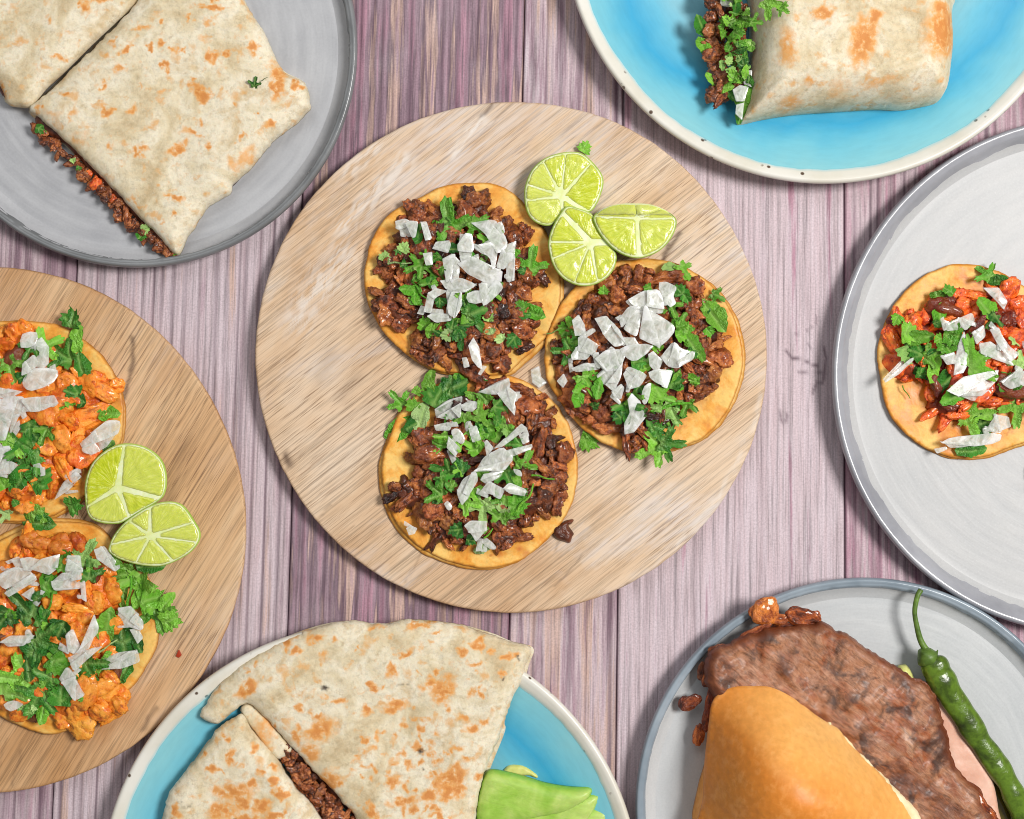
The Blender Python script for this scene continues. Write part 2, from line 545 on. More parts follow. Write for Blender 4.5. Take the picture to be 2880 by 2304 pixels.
def m_meat(name, dark, mid, lite, gloss=0.32, tex=0.4):
    m = M(name, rough=gloss, spec=0.5, sss=0.04, sss_s=0.002, coat=0.45)
    o = m.coord("Object")
    ad = m.n("ShaderNodeVectorMath", operation='ADD'); m.set(ad.inputs[0], o)
    cb = m.n("ShaderNodeCombineXYZ"); r = m.math('MULTIPLY', m.rand(), 37.0)
    for k in range(3): m.set(cb.inputs[k], r)
    m.set(ad.inputs[1], cb.outputs[0]); o = ad.outputs[0]
    n1 = m.noise(o, 1.6, 5, 0.65, 0.3)
    nn = m.math('ADD', n1, m.math('MULTIPLY', m.math('SUBTRACT', m.rand(), 0.5), 0.16))
    c = m.ramp(nn, [(0.36, dark), (0.49, mid), (0.66, lite)])
    if tex < 0.3:
        cz = m.noise(o, 2.4, 5, 0.7, 0.4)
        c = m.mix(m.math('MULTIPLY', m.ramp(cz, [(0.54, 0.0), (0.66, 1.0)]), 0.75), c, lin(150, 62, 16))
    c = m.mix(1.0, c, m.ocol(), 'MULTIPLY')
    n2 = m.noise(o, 7.0, 3, 0.6)
    c = m.mix(tex, c, m.ramp(n2, [(0.3, 0.6), (0.6, 1.0)]), 'MULTIPLY')
    m.base(c)
    m.rough(m.ramp(n2, [(0.35, gloss - 0.1), (0.65, gloss + 0.25)]))
    m.bump(m.math('ADD', n2, m.math('MULTIPLY', m.noise(o, 16, 3), 0.5)), 0.36 if tex > 0.3 else 0.26, 0.09)
    return m.m

def m_leaf(name):
    m = M(name, rough=0.42, spec=0.4, sss=0.10, sss_r=(0.5, 1, 0.2), sss_s=0.001)
    o = m.coord("Object")
    c = m.ocol()
    n = m.noise(o, 3.5, 4)
    c = m.mix(0.6, c, m.ramp(n, [(0.3, 0.5), (0.62, 1.1)]), 'MULTIPLY')
    c = m.mix(m.math('MULTIPLY', m.attr("vein"), 0.5, True), c, lin(168, 204, 112))
    m.base(c)
    m.bump(m.math('SUBTRACT', m.noise(o, 14, 2), m.math('MULTIPLY', m.attr("vein"), 1.0)), 0.4, 0.03)
    return m.m

def m_onion():
    m = M("onion_flesh", rough=0.22, spec=0.5, sss=0.5, sss_r=(1, 1, 0.9), sss_s=0.002)
    m.b.inputs["Transmission Weight"].default_value = 0.0
    m.b.inputs["Coat Weight"].default_value = 0.5
    o = m.coord("Object")
    rt = m.n("ShaderNodeVectorRotate"); rt.rotation_type = 'Z_AXIS'
    m.set(rt.inputs["Vector"], o); m.set(rt.inputs["Angle"], m.math('MULTIPLY', m.rand(), 3.14))
    mp = m.n("ShaderNodeMapping"); mp.inputs["Scale"].default_value = (0.12, 1, 1); m.set(mp.inputs[0], rt.outputs[0])
    n = m.noise(mp.outputs[0], 420, 3, 0.6)
    n2 = m.noise(o, 150, 3, 0.6, 0.5)
    c = m.ramp(n2, [(0.36, lin(218, 225, 208)), (0.52, lin(240, 243, 236)), (0.64, lin(253, 254, 252))])
    c = m.mix(0.3, c, m.ramp(n, [(0.34, 0.8), (0.58, 1.0)]), 'MULTIPLY')
    c = m.mix(m.math('MULTIPLY', m.rand(), 0.28), c, lin(212, 218, 202))
    c = m.mix(m.ramp(m.attr('rim'), [(0.0, 0.7), (0.07, 0.0)]), c, lin(252, 252, 250))
    m.base(c)
    m.set(m.b.inputs['Alpha'], m.ramp(n2, [(0.38, 0.36), (0.62, 0.74)]))
    m.rough(m.ramp(n2, [(0.35, 0.12), (0.65, 0.34)]))
    m.bump(n, 0.04, 0.0004)
    return m.m

def m_pulp():
    m = M("lime_pulp", rough=0.18, spec=0.5, sss=0.6, sss_r=(0.9, 1, 0.2), sss_s=0.003)
    uv = m.coord("UV")
    mp = m.n("ShaderNodeMapping"); mp.inputs["Scale"].default_value = (5, 1.1, 1); m.set(mp.inputs[0], uv)
    n = m.noise(mp.outputs[0], 2.6, 3, 0.6, 0.3)
    c = m.ramp(n, [(0.30, lin(178, 194, 14)), (0.5, lin(202, 212, 40)), (0.70, lin(226, 232, 112))])
    c = m.mix(m.math('MULTIPLY', m.rand(), 0.5), c, lin(222, 230, 132))
    c = m.mix(m.ramp(m.attr('rim'), [(0.0, 0.5), (0.22, 0.0)]), c, lin(224, 232, 140))
    m.base(c)
    m.bump(n, 0.35, 0.0012)
    m.b.inputs['Coat Weight'].default_value = 0.4
    return m.m

def m_simple(name, stops, scale, rough=0.5, bump=0.2, bs=200, sss=0.0, coat=0.0, bd=0.0008):
    m = M(name, rough=rough, spec=0.45, sss=sss, coat=coat)
    o = m.coord("Object")
    n = m.noise(o, scale, 5, 0.6, 0.3)
    m.base(m.ramp(n, stops))
    m.bump(m.noise(o, bs, 3), bump, bd)
    return m.m

def m_steak():
    m = M("seared_steak", rough=0.42, spec=0.45, sss=0.03, coat=0.06)
    o = m.coord("Object", rot=math.radians(38))
    def st(sx, sy, off=0):
        mp = m.n("ShaderNodeMapping"); mp.inputs["Scale"].default_value = (sx, sy, 1); mp.inputs["Location"].default_value = (off, off, off)
        m.set(mp.inputs[0], o); return mp.outputs[0]
    n1 = m.noise(st(0.6, 1), 30, 5, 0.65, 0.5)
    c = m.ramp(n1, [(0.34, lin(92, 48, 28)), (0.44, lin(148, 88, 54)), (0.52, lin(182, 128, 94)), (0.60, lin(158, 84, 42)), (0.68, lin(190, 140, 106))])
    f = m.noise(st(0.22, 1.0, 3), 420, 5, 0.75, 1.0)
    c = m.mix(0.85, c, m.ramp(f, [(0.36, 0.38), (0.56, 1.0)]), 'MULTIPLY')
    ch = m.noise(st(1, 1, 9), 62, 4, 0.6, 0.4)
    c = m.mix(m.math('MULTIPLY', m.ramp(ch, [(0.515, 0.0), (0.63, 1.0)]), 0.85), c, lin(56, 30, 20))
    e = m.ramp(m.attr("rim"), [(0.0, 1.0), (1.0, 0.0)])
    c = m.mix(m.math('MULTIPLY', e, m.ramp(ch, [(0.35, 0.45), (0.55, 1.0)])), c, lin(112, 52, 22))
    fat = m.noise(st(0.5, 1, 5), 150, 3)
    c = m.mix(m.math('MULTIPLY', m.ramp(fat, [(0.66, 0.0), (0.78, 1.0)]), 0.5), c, lin(206, 160, 136))
    m.base(c)
    m.rough(m.ramp(f, [(0.3, 0.55), (0.7, 0.32)]))
    m.bump(m.math('ADD', f, m.math('MULTIPLY', ch, 0.6)), 0.42, 0.0016)
    return m.m

def m_bun():
    m = M("bun_crust", rough=0.45, spec=0.4, sss=0.08)
    o = m.coord("Object")
    n = m.noise(o, 20, 5, 0.6, 0.4)
    g = m.attr("browning_and_shade")
    f = m.math('ADD', m.math('MULTIPLY', g, 0.75), m.math('MULTIPLY', n, 0.35))
    c = m.ramp(f, [(0.16, lin(250, 222, 172)), (0.28, lin(247, 190, 114)), (0.52, lin(248, 180, 96)), (0.86, lin(228, 140, 52))])
    sp = m.noise(o, 260, 3)
    fl = m.noise(o, 130, 4, 0.7)
    c = m.mix(m.math('MULTIPLY', m.ramp(fl, [(0.5, 0.0), (0.75, 1.0)]), 0.22), c, lin(250, 208, 146))
    c = m.mix(0.4, c, m.ramp(sp, [(0.3, 0.7), (0.6, 1.0)]), 'MULTIPLY')
    m.base(c)
    m.bump(m.math('ADD', m.noise(o, 90, 5, 0.65), m.math('MULTIPLY', sp, 0.4)), 0.25, 0.0014)
    return m.m

MAT = {}
PK = lin(214, 193, 199); MV = lin(176, 146, 159); GP = lin(140, 116, 128); PE = lin(222, 188, 174); RS = lin(196, 148, 166); PL = lin(220, 203, 210)
MAT['p0'] = m_plank("plank_mauve", [GP, MV, PK, RS], 1)
MAT['p1'] = m_plank("plank_pink", [MV, PK, PL, PK, PE], 2)
MAT['p2'] = m_plank("plank_purple", [GP, RS, MV, GP, PE, MV], 3)
MAT['p3'] = m_plank("plank_rose", [MV, PE, PK, MV, PL], 4)
MAT['p4'] = m_plank("plank_pale", [PK, PL, PK, PL, RS], 5)
MAT['p5'] = m_plank("plank_rosy", [MV, PK, RS, PK], 6)
MAT['board1'] = m_board("pale_wood", math.radians(-38), lin(230, 208, 184), lin(222, 192, 160), lin(206, 168, 130), 0.75)
MAT['board2'] = m_board("tan_wood", math.radians(-58), lin(226, 192, 152), lin(214, 172, 128), lin(196, 148, 100), 0.15)
MAT['grey1'] = m_grey("grey_glaze", lin(186, 187, 190), lin(166, 167, 171))
MAT['grey2'] = m_grey("light_grey_glaze", lin(190, 190, 190), lin(182, 183, 184), streak=0.12, rough=0.45)
MAT['grey3'] = m_grey("cool_grey_glaze", lin(200, 202, 203), lin(188, 191, 193))
MAT['rim1'] = m_glaze_rim("dark_grey_rim", lin(98, 100, 102), lin(128, 130, 132))
MAT['rim2'] = m_glaze_rim("slate_rim", lin(142, 143, 150), lin(170, 171, 177))
MAT['rim3'] = m_glaze_rim("blue_grey_rim", lin(122, 136, 148), lin(156, 168, 178))
MAT['blue'] = m_blue("blue_glaze")
MAT['cream'] = m_cream()
MAT['flour'] = m_flour("flour_tortilla", 0.0)
MAT['corn'] = m_corn("corn_tortilla", lin(246, 200, 112), lin(241, 172, 72), lin(224, 138, 44))
MAT['corn2'] = m_corn("corn_tortilla_under", lin(236, 190, 108), lin(226, 168, 78), lin(206, 136, 52))
MAT['beef'] = m_meat("chopped_beef", lin(78, 34, 15), lin(150, 76, 36), lin(214, 134, 74), 0.3)
MAT['chicken'] = m_meat("chicken_glaze", lin(222, 98, 12), lin(248, 148, 38), lin(255, 176, 64), 0.4, 0.2)
MAT['pastor'] = m_meat("red_pork", lin(176, 52, 16), lin(246, 100, 28), lin(255, 142, 50), 0.3, 0.25)
MAT['leaf'] = m_leaf("cilantro_green")
MAT['onion'] = m_onion()
MAT['pulp'] = m_pulp()
MAT['rind'] = m_simple("lime_rind", [(0.3, lin(150, 184, 60)), (0.7, lin(194, 214, 112))], 60, 0.35, 0.3, 700)
MAT['pith'] = m_simple("lime_pith", [(0.3, lin(218, 228, 140)), (0.7, lin(240, 244, 204))], 160, 0.4, 0.2, 400, sss=0.2)
MAT['steak'] = m_steak()
MAT['ham'] = m_simple("pink_ham", [(0.3, lin(214, 158, 132)), (0.5, lin(226, 176, 152)), (0.7, lin(232, 190, 168))], 60, 0.4, 0.25, 300, sss=0.2)
MAT['bun'] = m_bun()
MAT['crumb'] = m_simple("bread_crumb", [(0.3, lin(232, 206, 150)), (0.7, lin(248, 234, 196))], 90, 0.7, 0.6, 260, sss=0.2)
MAT['chili'] = m_simple("chili_skin", [(0.32, lin(38, 48, 12)), (0.44, lin(64, 86, 20)), (0.56, lin(96, 126, 34)), (0.66, lin(78, 98, 26)), (0.76, lin(132, 150, 66))], 66, 0.28, 0.4, 160, coat=0.2, bd=0.002)
MAT['chilistem'] = m_simple("chili_stem", [(0.3, lin(60, 84, 26)), (0.7, lin(108, 140, 56))], 120, 0.45, 0.4, 300)
def m_avo():
    m = M("avocado_flesh", rough=0.36, spec=0.4, sss=0.2)
    o = m.coord("Object", rot=0.25, scale=(0.3, 1, 1))
    n = m.noise(o, 260, 5, 0.7, 0.4)
    n2 = m.noise(m.coord("Object"), 45, 4, 0.6, 0.4)
    c = m.ramp(n2, [(0.34, lin(148, 192, 66)), (0.5, lin(174, 208, 94)), (0.66, lin(200, 220, 126))])
    c = m.mix(0.45, c, m.ramp(n, [(0.34, 0.66), (0.58, 1.0)]), 'MULTIPLY')
    c = m.mix(m.ramp(m.attr("rim"), [(0.0, 0.8), (0.35, 0.0)]), c, lin(126, 184, 40))
    m.base(c)
    m.bump(n, 0.25, 0.0008)
    return m.m
MAT['avocado'] = m_avo()
MAT['avopale'] = m_simple("avocado_heart", [(0.3, lin(204, 204, 104)), (0.7, lin(226, 226, 150))], 60, 0.4, 0.3, 160, sss=0.2)
MAT['sauce'] = m_simple("dark_sauce", [(0.3, lin(48, 40, 12)), (0.7, lin(96, 84, 26))], 40, 0.06, 0.15, 60, coat=0.6)
MAT['under'] = m_simple("table_underside", [(0.3, lin(62, 46, 56)), (0.7, lin(84, 64, 76))], 30, 0.8)

# ------------------------------------------------------------------ the table
def build_table():
    t = empty("table", (0, 0, -0.02), "weathered mauve and pink wooden plank tabletop under all the dishes", "table")
    # seams: (x at y=0, x at y=2304)
    seams = [(-1020, -1140), (-390, -490), (250, 145), (868, 790), (1476, 1418), (1756, 1730), (2374, 2378), (2990, 3010), (3620, 3660)]
    mats = ['p5', 'p0', 'p1', 'p2', 'p3', 'p4', 'p5', 'p1']
    spacing = [40, 46, 34, 26, 44, 80, 38, 36]
    depth = [0.8, 0.75, 1.0, 0.85, 0.85, 0.28, 0.9, 0.9]
    y0, y1 = -900, 3200
    knots = [([(2210, 985), (2228, 1008), (2262, 1014), (2300, 1032)], 4, 1.0), ([(2245, 1045), (2275, 1052), (2310, 1050)], 3, .7),
             ([(2315, 975), (2325, 1010), (2320, 1040), (2312, 1080), (2296, 1076), (2284, 1110)], 4, .9), ([(2270, 930), (2292, 915), (2296, 890)], 3, .6),
             ([(2192, 1158), (2196, 1184), (2204, 1192), (2212, 1184), (2214, 1164)], 4, .8), ([(2235, 945), (2250, 935)], 4, .5), ([(2270, 965), (2282, 985)], 3, .6)]
    for i in range(len(seams) - 1):
        (a0, a1), (b0, b1) = seams[i], seams[i + 1]
        rs = np.random.RandomState(40 + i)
        wpx = b0 - a0
        nu = max(24, int(wpx / 3.2)); nv = 52 if i != 5 else 420
        if i == 5: nu = int(wpx / 4.5)
        us = np.linspace(0, 1, nu); vs = np.linspace(0, 1, nv)
        U, Vv = np.meshgrid(us, vs)
        Y = y0 + (y1 - y0) * Vv
        f = Y / 2304.0
        L = a0 + (a1 - a0) * f + 0.7; R = b0 + (b1 - b0) * f - 0.7
        X = L + (R - L) * U
        # grooves along the grain
        g = np.zeros_like(U); x = rs.uniform(10, 30)
        up = U * wpx
        while x < wpx - 8:
            wd = rs.uniform(2.8, 6.5); st = rs.uniform(0.45, 1.0)
            wob = 5 * fbm(Vv * 5, x * 0.13, 0, i, 2)
            fade = np.clip(0.85 + 0.8 * vnoise(Vv * 6, np.full_like(Vv, x), 2, i), 0.35, 1)
            g = np.maximum(g, st * fade * np.exp(-((up - x + wob) / wd) ** 2))
            x += spacing[i] * rs.uniform(0.5, 1.5)
        g *= depth[i]
        edge = np.minimum(up, wpx - up)
        ch = np.clip(1 - edge / 4.5, 0, 1)
        Z = -0.0006 * g - 0.0012 * ch ** 2 + 0.00012 * vnoise(up / 12, Vv * 8, 0, i)
        g = np.maximum(g, np.clip(ch * 0.9, 0, 1))
        Wx = (X - 1440) * S; Wy = (1152 - Y) * S
        top = np.stack([Wx.ravel(), Wy.ravel(), Z.ravel()], 1)
        mark = np.zeros(len(top))
        if i == 5:
            pp = np.stack([X.ravel(), Y.ravel()], 1)
            pp = pp + 2.5 * np.stack([vnoise(pp[:, 0] / 14, pp[:, 1] / 14, 0, 3), vnoise(pp[:, 0] / 14, pp[:, 1] / 14, 4, 3)], 1)
            for pl, wd, st in knots:
                mark = np.maximum(mark, st * np.exp(-(segdist(pp, pl, False) / wd) ** 2))
        F = []
        for r in range(nv - 1):
            for c in range(nu - 1):
                q = r * nu + c
                F.append((q, q + nu, q + nu + 1, q + 1))
        n = len(top)
        ring = [c for c in range(nu)] + [r * nu + nu - 1 for r in range(1, nv)] + [(nv - 1) * nu + c for c in range(nu - 2, -1, -1)] + [r * nu for r in range(nv - 2, 0, -1)]
        bot = top[ring].copy(); bot[:, 2] = -0.018
        m_ = len(ring)
        for k in range(m_):
            j = (k + 1) % m_
            F.append((ring[k], ring[j], n + j, n + k))
        F.append(tuple(n + k for k in range(m_)))
        uv = np.stack([(up.ravel() * S), (Y.ravel() * S)], 1)
        uv = np.vstack([uv, uv[ring]])
        allv = np.vstack([top, bot])
        mk("plank", allv, F, MAT[mats[i]], t, smooth=True, uv=uv,
           attrs={"groove": np.concatenate([g.ravel(), np.ones(m_)]), "mark": np.concatenate([mark, np.zeros(m_)])})
    # dark support under the gaps
    x0, x1, yy0, yy1 = (-1130 - 1440) * S, (3640 - 1440) * S, (1152 - 3190) * S, (1152 + 890) * S
    v = [(x, y, z) for z in (-0.030, -0.0185) for (x, y) in ((x0, yy0), (x1, yy0), (x1, yy1), (x0, yy1))]
    mk("support_panel", v, [(3, 2, 1, 0), (4, 5, 6, 7), (0, 1, 5, 4), (1, 2, 6, 5), (2, 3, 7, 6), (3, 0, 4, 7)], MAT['under'], t, smooth=False)
    return t
build_table()

# ------------------------------------------------------------------ boards and plates
def lathe_rows(cx, cy, prof, n, wob=None):
    a = np.linspace(0, 2 * math.pi, n, endpoint=False)
    rows = []
    for i, (r, z) in enumerate(prof):
        rr = r + (wob(a, i) if wob else 0)
        rows.append(np.stack([cx + rr * np.cos(a), cy + rr * np.sin(a), np.full(n, z)], 1))
    return rows, a

def board(px, py, rpx, zt, mat, label, marks, pales, group):
    c = W(px, py, zt); R = rpx * S * (H - zt) / H
    nr, na = 150, 640
    prof = [(R * 0.90, 0.0), (R * 0.955, 0.0015), (R * 0.992, zt * 0.5), (R * 1.0, zt - 0.0022), (R * 0.9985, zt - 0.0009), (R * 0.994, zt)]
    prof += [(R * 0.994 * (1 - (k / nr)) + 1e-4, zt) for k in range(1, nr + 1)]
    rs = np.random.RandomState(int(abs(px)))
    rows, a = lathe_rows(c[0], c[1], prof, na, lambda a, i: R * 0.004 * vnoise(np.cos(a) * 2.2, np.sin(a) * 2.2, 0, 3) + R * 0.0014 * vnoise(np.cos(a) * 30, np.sin(a) * 30, i * 0.1, 3))
    v, f = rings(rows, close_top=True, close_bot=True)
    k = S * (H - zt) / H
    pp = np.stack([v[:, 0] / k + 1440, 1152 - v[:, 1] / k], 1)
    pw = pp + 4 * np.stack([vnoise(pp[:, 0] / 18, pp[:, 1] / 18, 0, 3), vnoise(pp[:, 0] / 18, pp[:, 1] / 18, 4, 3)], 1)
    mark = np.zeros(len(v)); pale = np.zeros(len(v))
    for pl, wd, st in marks:
        mark = np.maximum(mark, st * np.exp(-(segdist(pw, pl, False) / wd) ** 2))
    for pl, wd, st in pales:
        pale = np.maximum(pale, st * np.exp(-(segdist(pw, pl, False) / wd) ** 2) * np.clip(0.6 + vnoise(pw[:, 0] / 7 + pw[:, 1] / 9, pw[:, 1] / 40 - pw[:, 0] / 40, 0, 5), 0, 1))
    d = np.hypot(v[:, 0] - c[0], v[:, 1] - c[1]) / R
    low = (v[:, 2] < zt - 0.0015).astype(float)
    edge = np.clip((d - 0.985) / 0.012, 0, 1) * (0.35 + 0.65 * low) * np.clip(0.55 + 0.9 * vnoise(v[:, 0] * 30, v[:, 1] * 30, 0, 8), 0, 1)
    e = empty("serving_board", (c[0], c[1], 0), label, "serving board", group)
    mk("board_body", v, f, mat, e, origin=(c[0], c[1], 0), attrs={"mark": mark, "pale": pale, "edge": edge})
    return e

ZB = 0.012
board(1439, 1003, 720, ZB, MAT['board1'], "pale round centre board under three beef tacos and three lime wedges",
      [([(1912, 655), (1890, 690), (1876, 705), (1862, 752)], 6, 1.0), ([(1880, 690), (1868, 715)], 6, .9), ([(1395, 284), (1372, 310), (1352, 330)], 6, .9),
       ([(805, 1278), (812, 1302)], 11, .95), ([(1440, 290), (1400, 330), (1350, 380)], 2.5, .4), ([(1770, 1640), (1720, 1680)], 4, .6), ([(1640, 1560), (1560, 1650)], 3, .5), ([(1590, 1500), (1560, 1550)], 3, .5),
       ([(930, 1000), (900, 1060)], 26, .25), ([(1010, 1060), (960, 1120)], 22, .22), ([(1180, 1560), (1140, 1640)], 3, .35), ([(870, 1500), (930, 1420)], 3, .35)],
      [([(1360, 340), (1310, 380), (1280, 430)], 16, .9), ([(1140, 450), (1040, 560), (960, 640)], 30, .8), ([(960, 720), (880, 830), (840, 900)], 48, .75),
       ([(1050, 420), (980, 480)], 30, .7), ([(2140, 1100), (2120, 1200), (2020, 1400), (1900, 1540), (1780, 1650)], 7, .45)], "round wooden boards")
board(-50, 1489, 742, ZB, MAT['board2'], "warm tan round wooden board under orange chicken tacos at the left edge",
      [([(372, 950), (374, 1010), (366, 1050), (352, 1120)], 6, .9), ([(370, 1025), (364, 1045)], 6, .9), ([(440, 1990), (400, 2050)], 7, .6), ([(60, 2110), (36, 2210)], 4, .4),
       ([(520, 1250), (470, 1420)], 24, .25), ([(480, 1180), (450, 1280)], 5, .3), ([(20, 2080), (-10, 2180)], 3, .3)], [([(690, 1500), (660, 1700), (560, 1900)], 4, .25)], "round wooden boards")

ZR = 0.0165     # rim height of the plates
def plate(px, py, rpx, body, rim, label, kind, seed, group, rimw=0.07, zr=ZR):
    c = W(px, py, zr * 0.9); R = rpx * S * (H - zr * 0.9) / H
    e = empty("plate", (c[0], c[1], 0), label, "plate", group)
    na = 360
    if kind == 'grey':
        zf = 0.0065; qs = 1 - rimw + 0.012
        pr = [(R * 0.62, 0.0), (R * 0.72, 0.0), (R * 0.90, 0.006), (R * 0.975, zr * 0.70), (R * 0.985, zr - 0.002), (R * 0.962, zr - 0.0025),
              (R * (0.962 + qs) / 2, zr * 0.62), (R * qs, zf + 0.0006), (R * (qs - 0.03), zf)]
        pr += [(R * (qs - 0.03) * (1 - k / 40) + 1e-4, zf - 0.0006 * min(1, k / 20)) for k in range(1, 41)]
        rp = [(1.0 - rimw, None), (1 - rimw * 0.72, 0.0), (1 - rimw * .42, 0.0), (0.985, zr), (0.994, zr - 0.0006), (1.0, zr - 0.003), (0.995, zr - 0.006), (0.975, zr - 0.010), (0.94, zr - 0.0135), (0.90, 0.0035)]
    else:
        zf = 0.005
        pr = [(R * 0.55, 0.0), (R * 0.62, 0.0), (R * 0.85, 0.008), (R * 0.975, zr * 0.78), (R * 0.99, zr - 0.0025), (R * 0.965, zr - 0.002)]
        for k in range(0, 60):
            q = 0.955 * (1 - k / 60) + 1e-3
            z = zf + (zr - 0.0035 - zf) * max(0, (q - 0.5) / 0.455) ** 1.6
            pr.append((R * q, z))
    rows, a = lathe_rows(c[0], c[1], pr, na)
    v, f = rings(rows, close_top=True, close_bot=True)
    rr = np.hypot(v[:, 0] - c[0], v[:, 1] - c[1]); an = np.arctan2(v[:, 1] - c[1], v[:, 0] - c[0])
    uv = np.stack([np.abs(an) / math.pi * 3.0, rr / R], 1)
    mk("plate_body", v, f, body, e, origin=(c[0], c[1], 0), uv=uv)
    # rim glaze, its inner border uneven
    a = np.linspace(0, 2 * math.pi, 720, endpoint=False)
    ca, sa = np.cos(a), np.sin(a)
    rows = []
    if kind == 'grey':
        wob = 0.010 * vnoise(ca * 9, sa * 9, 0, seed) + 0.006 * vnoise(ca * 34, sa * 34, 0, seed + 1) + 0.006 * vnoise(ca * 2, sa * 2, 0, seed + 2)
        def zin(q):      # height of the plate's inner slope
            return np.interp(q, [qs - 0.03, qs, (0.962 + qs) / 2, 0.962, 0.985], [zf, zf + 0.0006, zr * 0.62, zr - 0.0025, zr - 0.002])
        q0 = 1 - rimw + wob
        for t in (0.0, 0.12, 0.35, 0.6, 0.8, 1.0):
            q = q0 + (0.978 - q0) * t
            z = zin(q) + (0.0 if t == 0 else 0.0012 * min(1, t * 4)) * np.ones_like(q)
            rows.append(np.stack([c[0] + R * q * ca, c[1] + R * q * sa, z], 1))
        for q, z in [(0.986, zr), (0.994, zr - 0.0008), (1.0, zr - 0.003), (0.997, zr - 0.0055), (0.982, zr - 0.009), (0.95, zr - 0.0125), (0.90, 0.004)]:
            rows.append(np.stack([c[0] + R * q * ca, c[1] + R * q * sa, np.full_like(a, z)], 1))
        inner = None
    else:
        wob = 0.004 * vnoise(ca * 5, sa * 5, 0, seed) + 0.002 * vnoise(ca * 30, sa * 30, 0, seed)
        q0 = 1 - rimw + wob
        def zin(q): return zf + (zr - 0.0035 - zf) * np.maximum(0, (q - 0.5) / 0.455) ** 1.6
        inn = []
        for t in (0.0, 0.15, 0.4, 0.7, 1.0):
            q = q0 + (0.972 - q0) * t
            z = zin(q) + (0.0001 if t == 0 else 0.0007 * min(1, t * 2.5)) + 0.001 * t
            rows.append(np.stack([c[0] + R * q * ca, c[1] + R * q * sa, z], 1)); inn.append(max(0, 1 - t * 3.2))
        for q, z in [(0.984, zr - 0.0002), (0.994, zr - 0.0006), (1.0, zr - 0.0025), (0.997, zr - 0.0048), (0.98, zr - 0.0075), (0.94, zr - 0.0105), (0.86, 0.007)]:
            rows.append(np.stack([c[0] + R * q * ca, c[1] + R * q * sa, np.full_like(a, z)], 1)); inn.append(0)
        inner = np.repeat(inn, len(a))
    v, f = rings(rows)
    f = [tuple(reversed(q)) for q in f]
    mk("rim", v, f, rim, e, origin=(c[0], c[1], 0), attrs={"inner": inner} if inner is not None else None)
    return e

plate(385, 133, 620, MAT['grey1'], MAT['rim1'], "grey plate with dark rim at top left under two cut quesadilla halves", 'grey', 1, "grey plates", 0.055)
plate(3069, 1056, 729, MAT['grey2'], MAT['rim2'], "large light grey plate at the right edge under a single red pork taco", 'grey', 2, "grey plates", 0.078)
plate(2430, 2268, 643, MAT['grey3'], MAT['rim3'], "cool grey plate at bottom right under the steak sandwich and green chili", 'grey', 3, "grey plates", 0.062)
plate(2320, -221, 738, MAT['blue'], MAT['cream'], "blue glazed plate with speckled cream rim at top right under the burrito", 'blue', 4, "blue plates", 0.056, 0.021)
plate(1041, 2513, 760, MAT['blue'], MAT['cream'], "blue glazed plate with speckled rim at the bottom under quesadilla and avocado", 'blue', 5, "blue plates", 0.054, 0.021)

# ------------------------------------------------------------------ food pieces shared as mesh data
def lump_mesh(name, seed, mat, rough=0.45, ax=(1.15, 0.85, 0.62)):
    bm = bmesh.new(); bmesh.ops.create_icosphere(bm, subdivisions=4, radius=1.0)
    P = np.array([v.co[:] for v in bm.verts])
    n = fbm(P[:, 0] * 1.1 + seed * 7.3, P[:, 1] * 1.1, P[:, 2] * 1.1, seed, 2)
    n2 = fbm(P[:, 0] * 3.2, P[:, 1] * 3.2 + seed, P[:, 2] * 3.2, seed + 3, 3)
    r = 1 + rough * 1.5 * n + rough * 0.75 * n2 + (rough * 0.32 if rough > 0.4 else 0.03) * fbm(P[:, 0] * 6.5, P[:, 1] * 6.5, P[:, 2] * 6.5 + seed, seed + 5, 2) - rough * 0.5 * np.abs(vnoise(P[:, 0] * 2.2 + seed, P[:, 1] * 2.2, P[:, 2] * 2.2, seed + 9))
    Q = P * np.clip(r, 0.35, 1.9)[:, None] * np.array(ax)
    for v, q in zip(bm.verts, Q): v.co = q
    me = bpy.data.meshes.new(name); bm.to_mesh(me); bm.free()
    me.polygons.foreach_set("use_smooth", [True] * len(me.polygons))
    me.materials.append(mat); me.update()
    return me

AX = [(1.15, 0.85, 0.6), (1.5, 0.7, 0.5), (1.0, 0.95, 0.6), (1.7, 0.55, 0.45), (1.2, 1.0, 0.5)]
LUMPS = {k: [lump_mesh("meat_piece", i + 11 * j, MAT[k], 0.46 if k == 'beef' else 0.36, AX[i % 5]) for i in range(10)] for j, k in enumerate(('beef', 'chicken', 'pastor'))}

LUMPS['scrap'] = [lump_mesh("steak_scrap", 70 + i, MAT['beef'], 0.2, (1.0, 0.9, 0.7)) for i in range(6)]

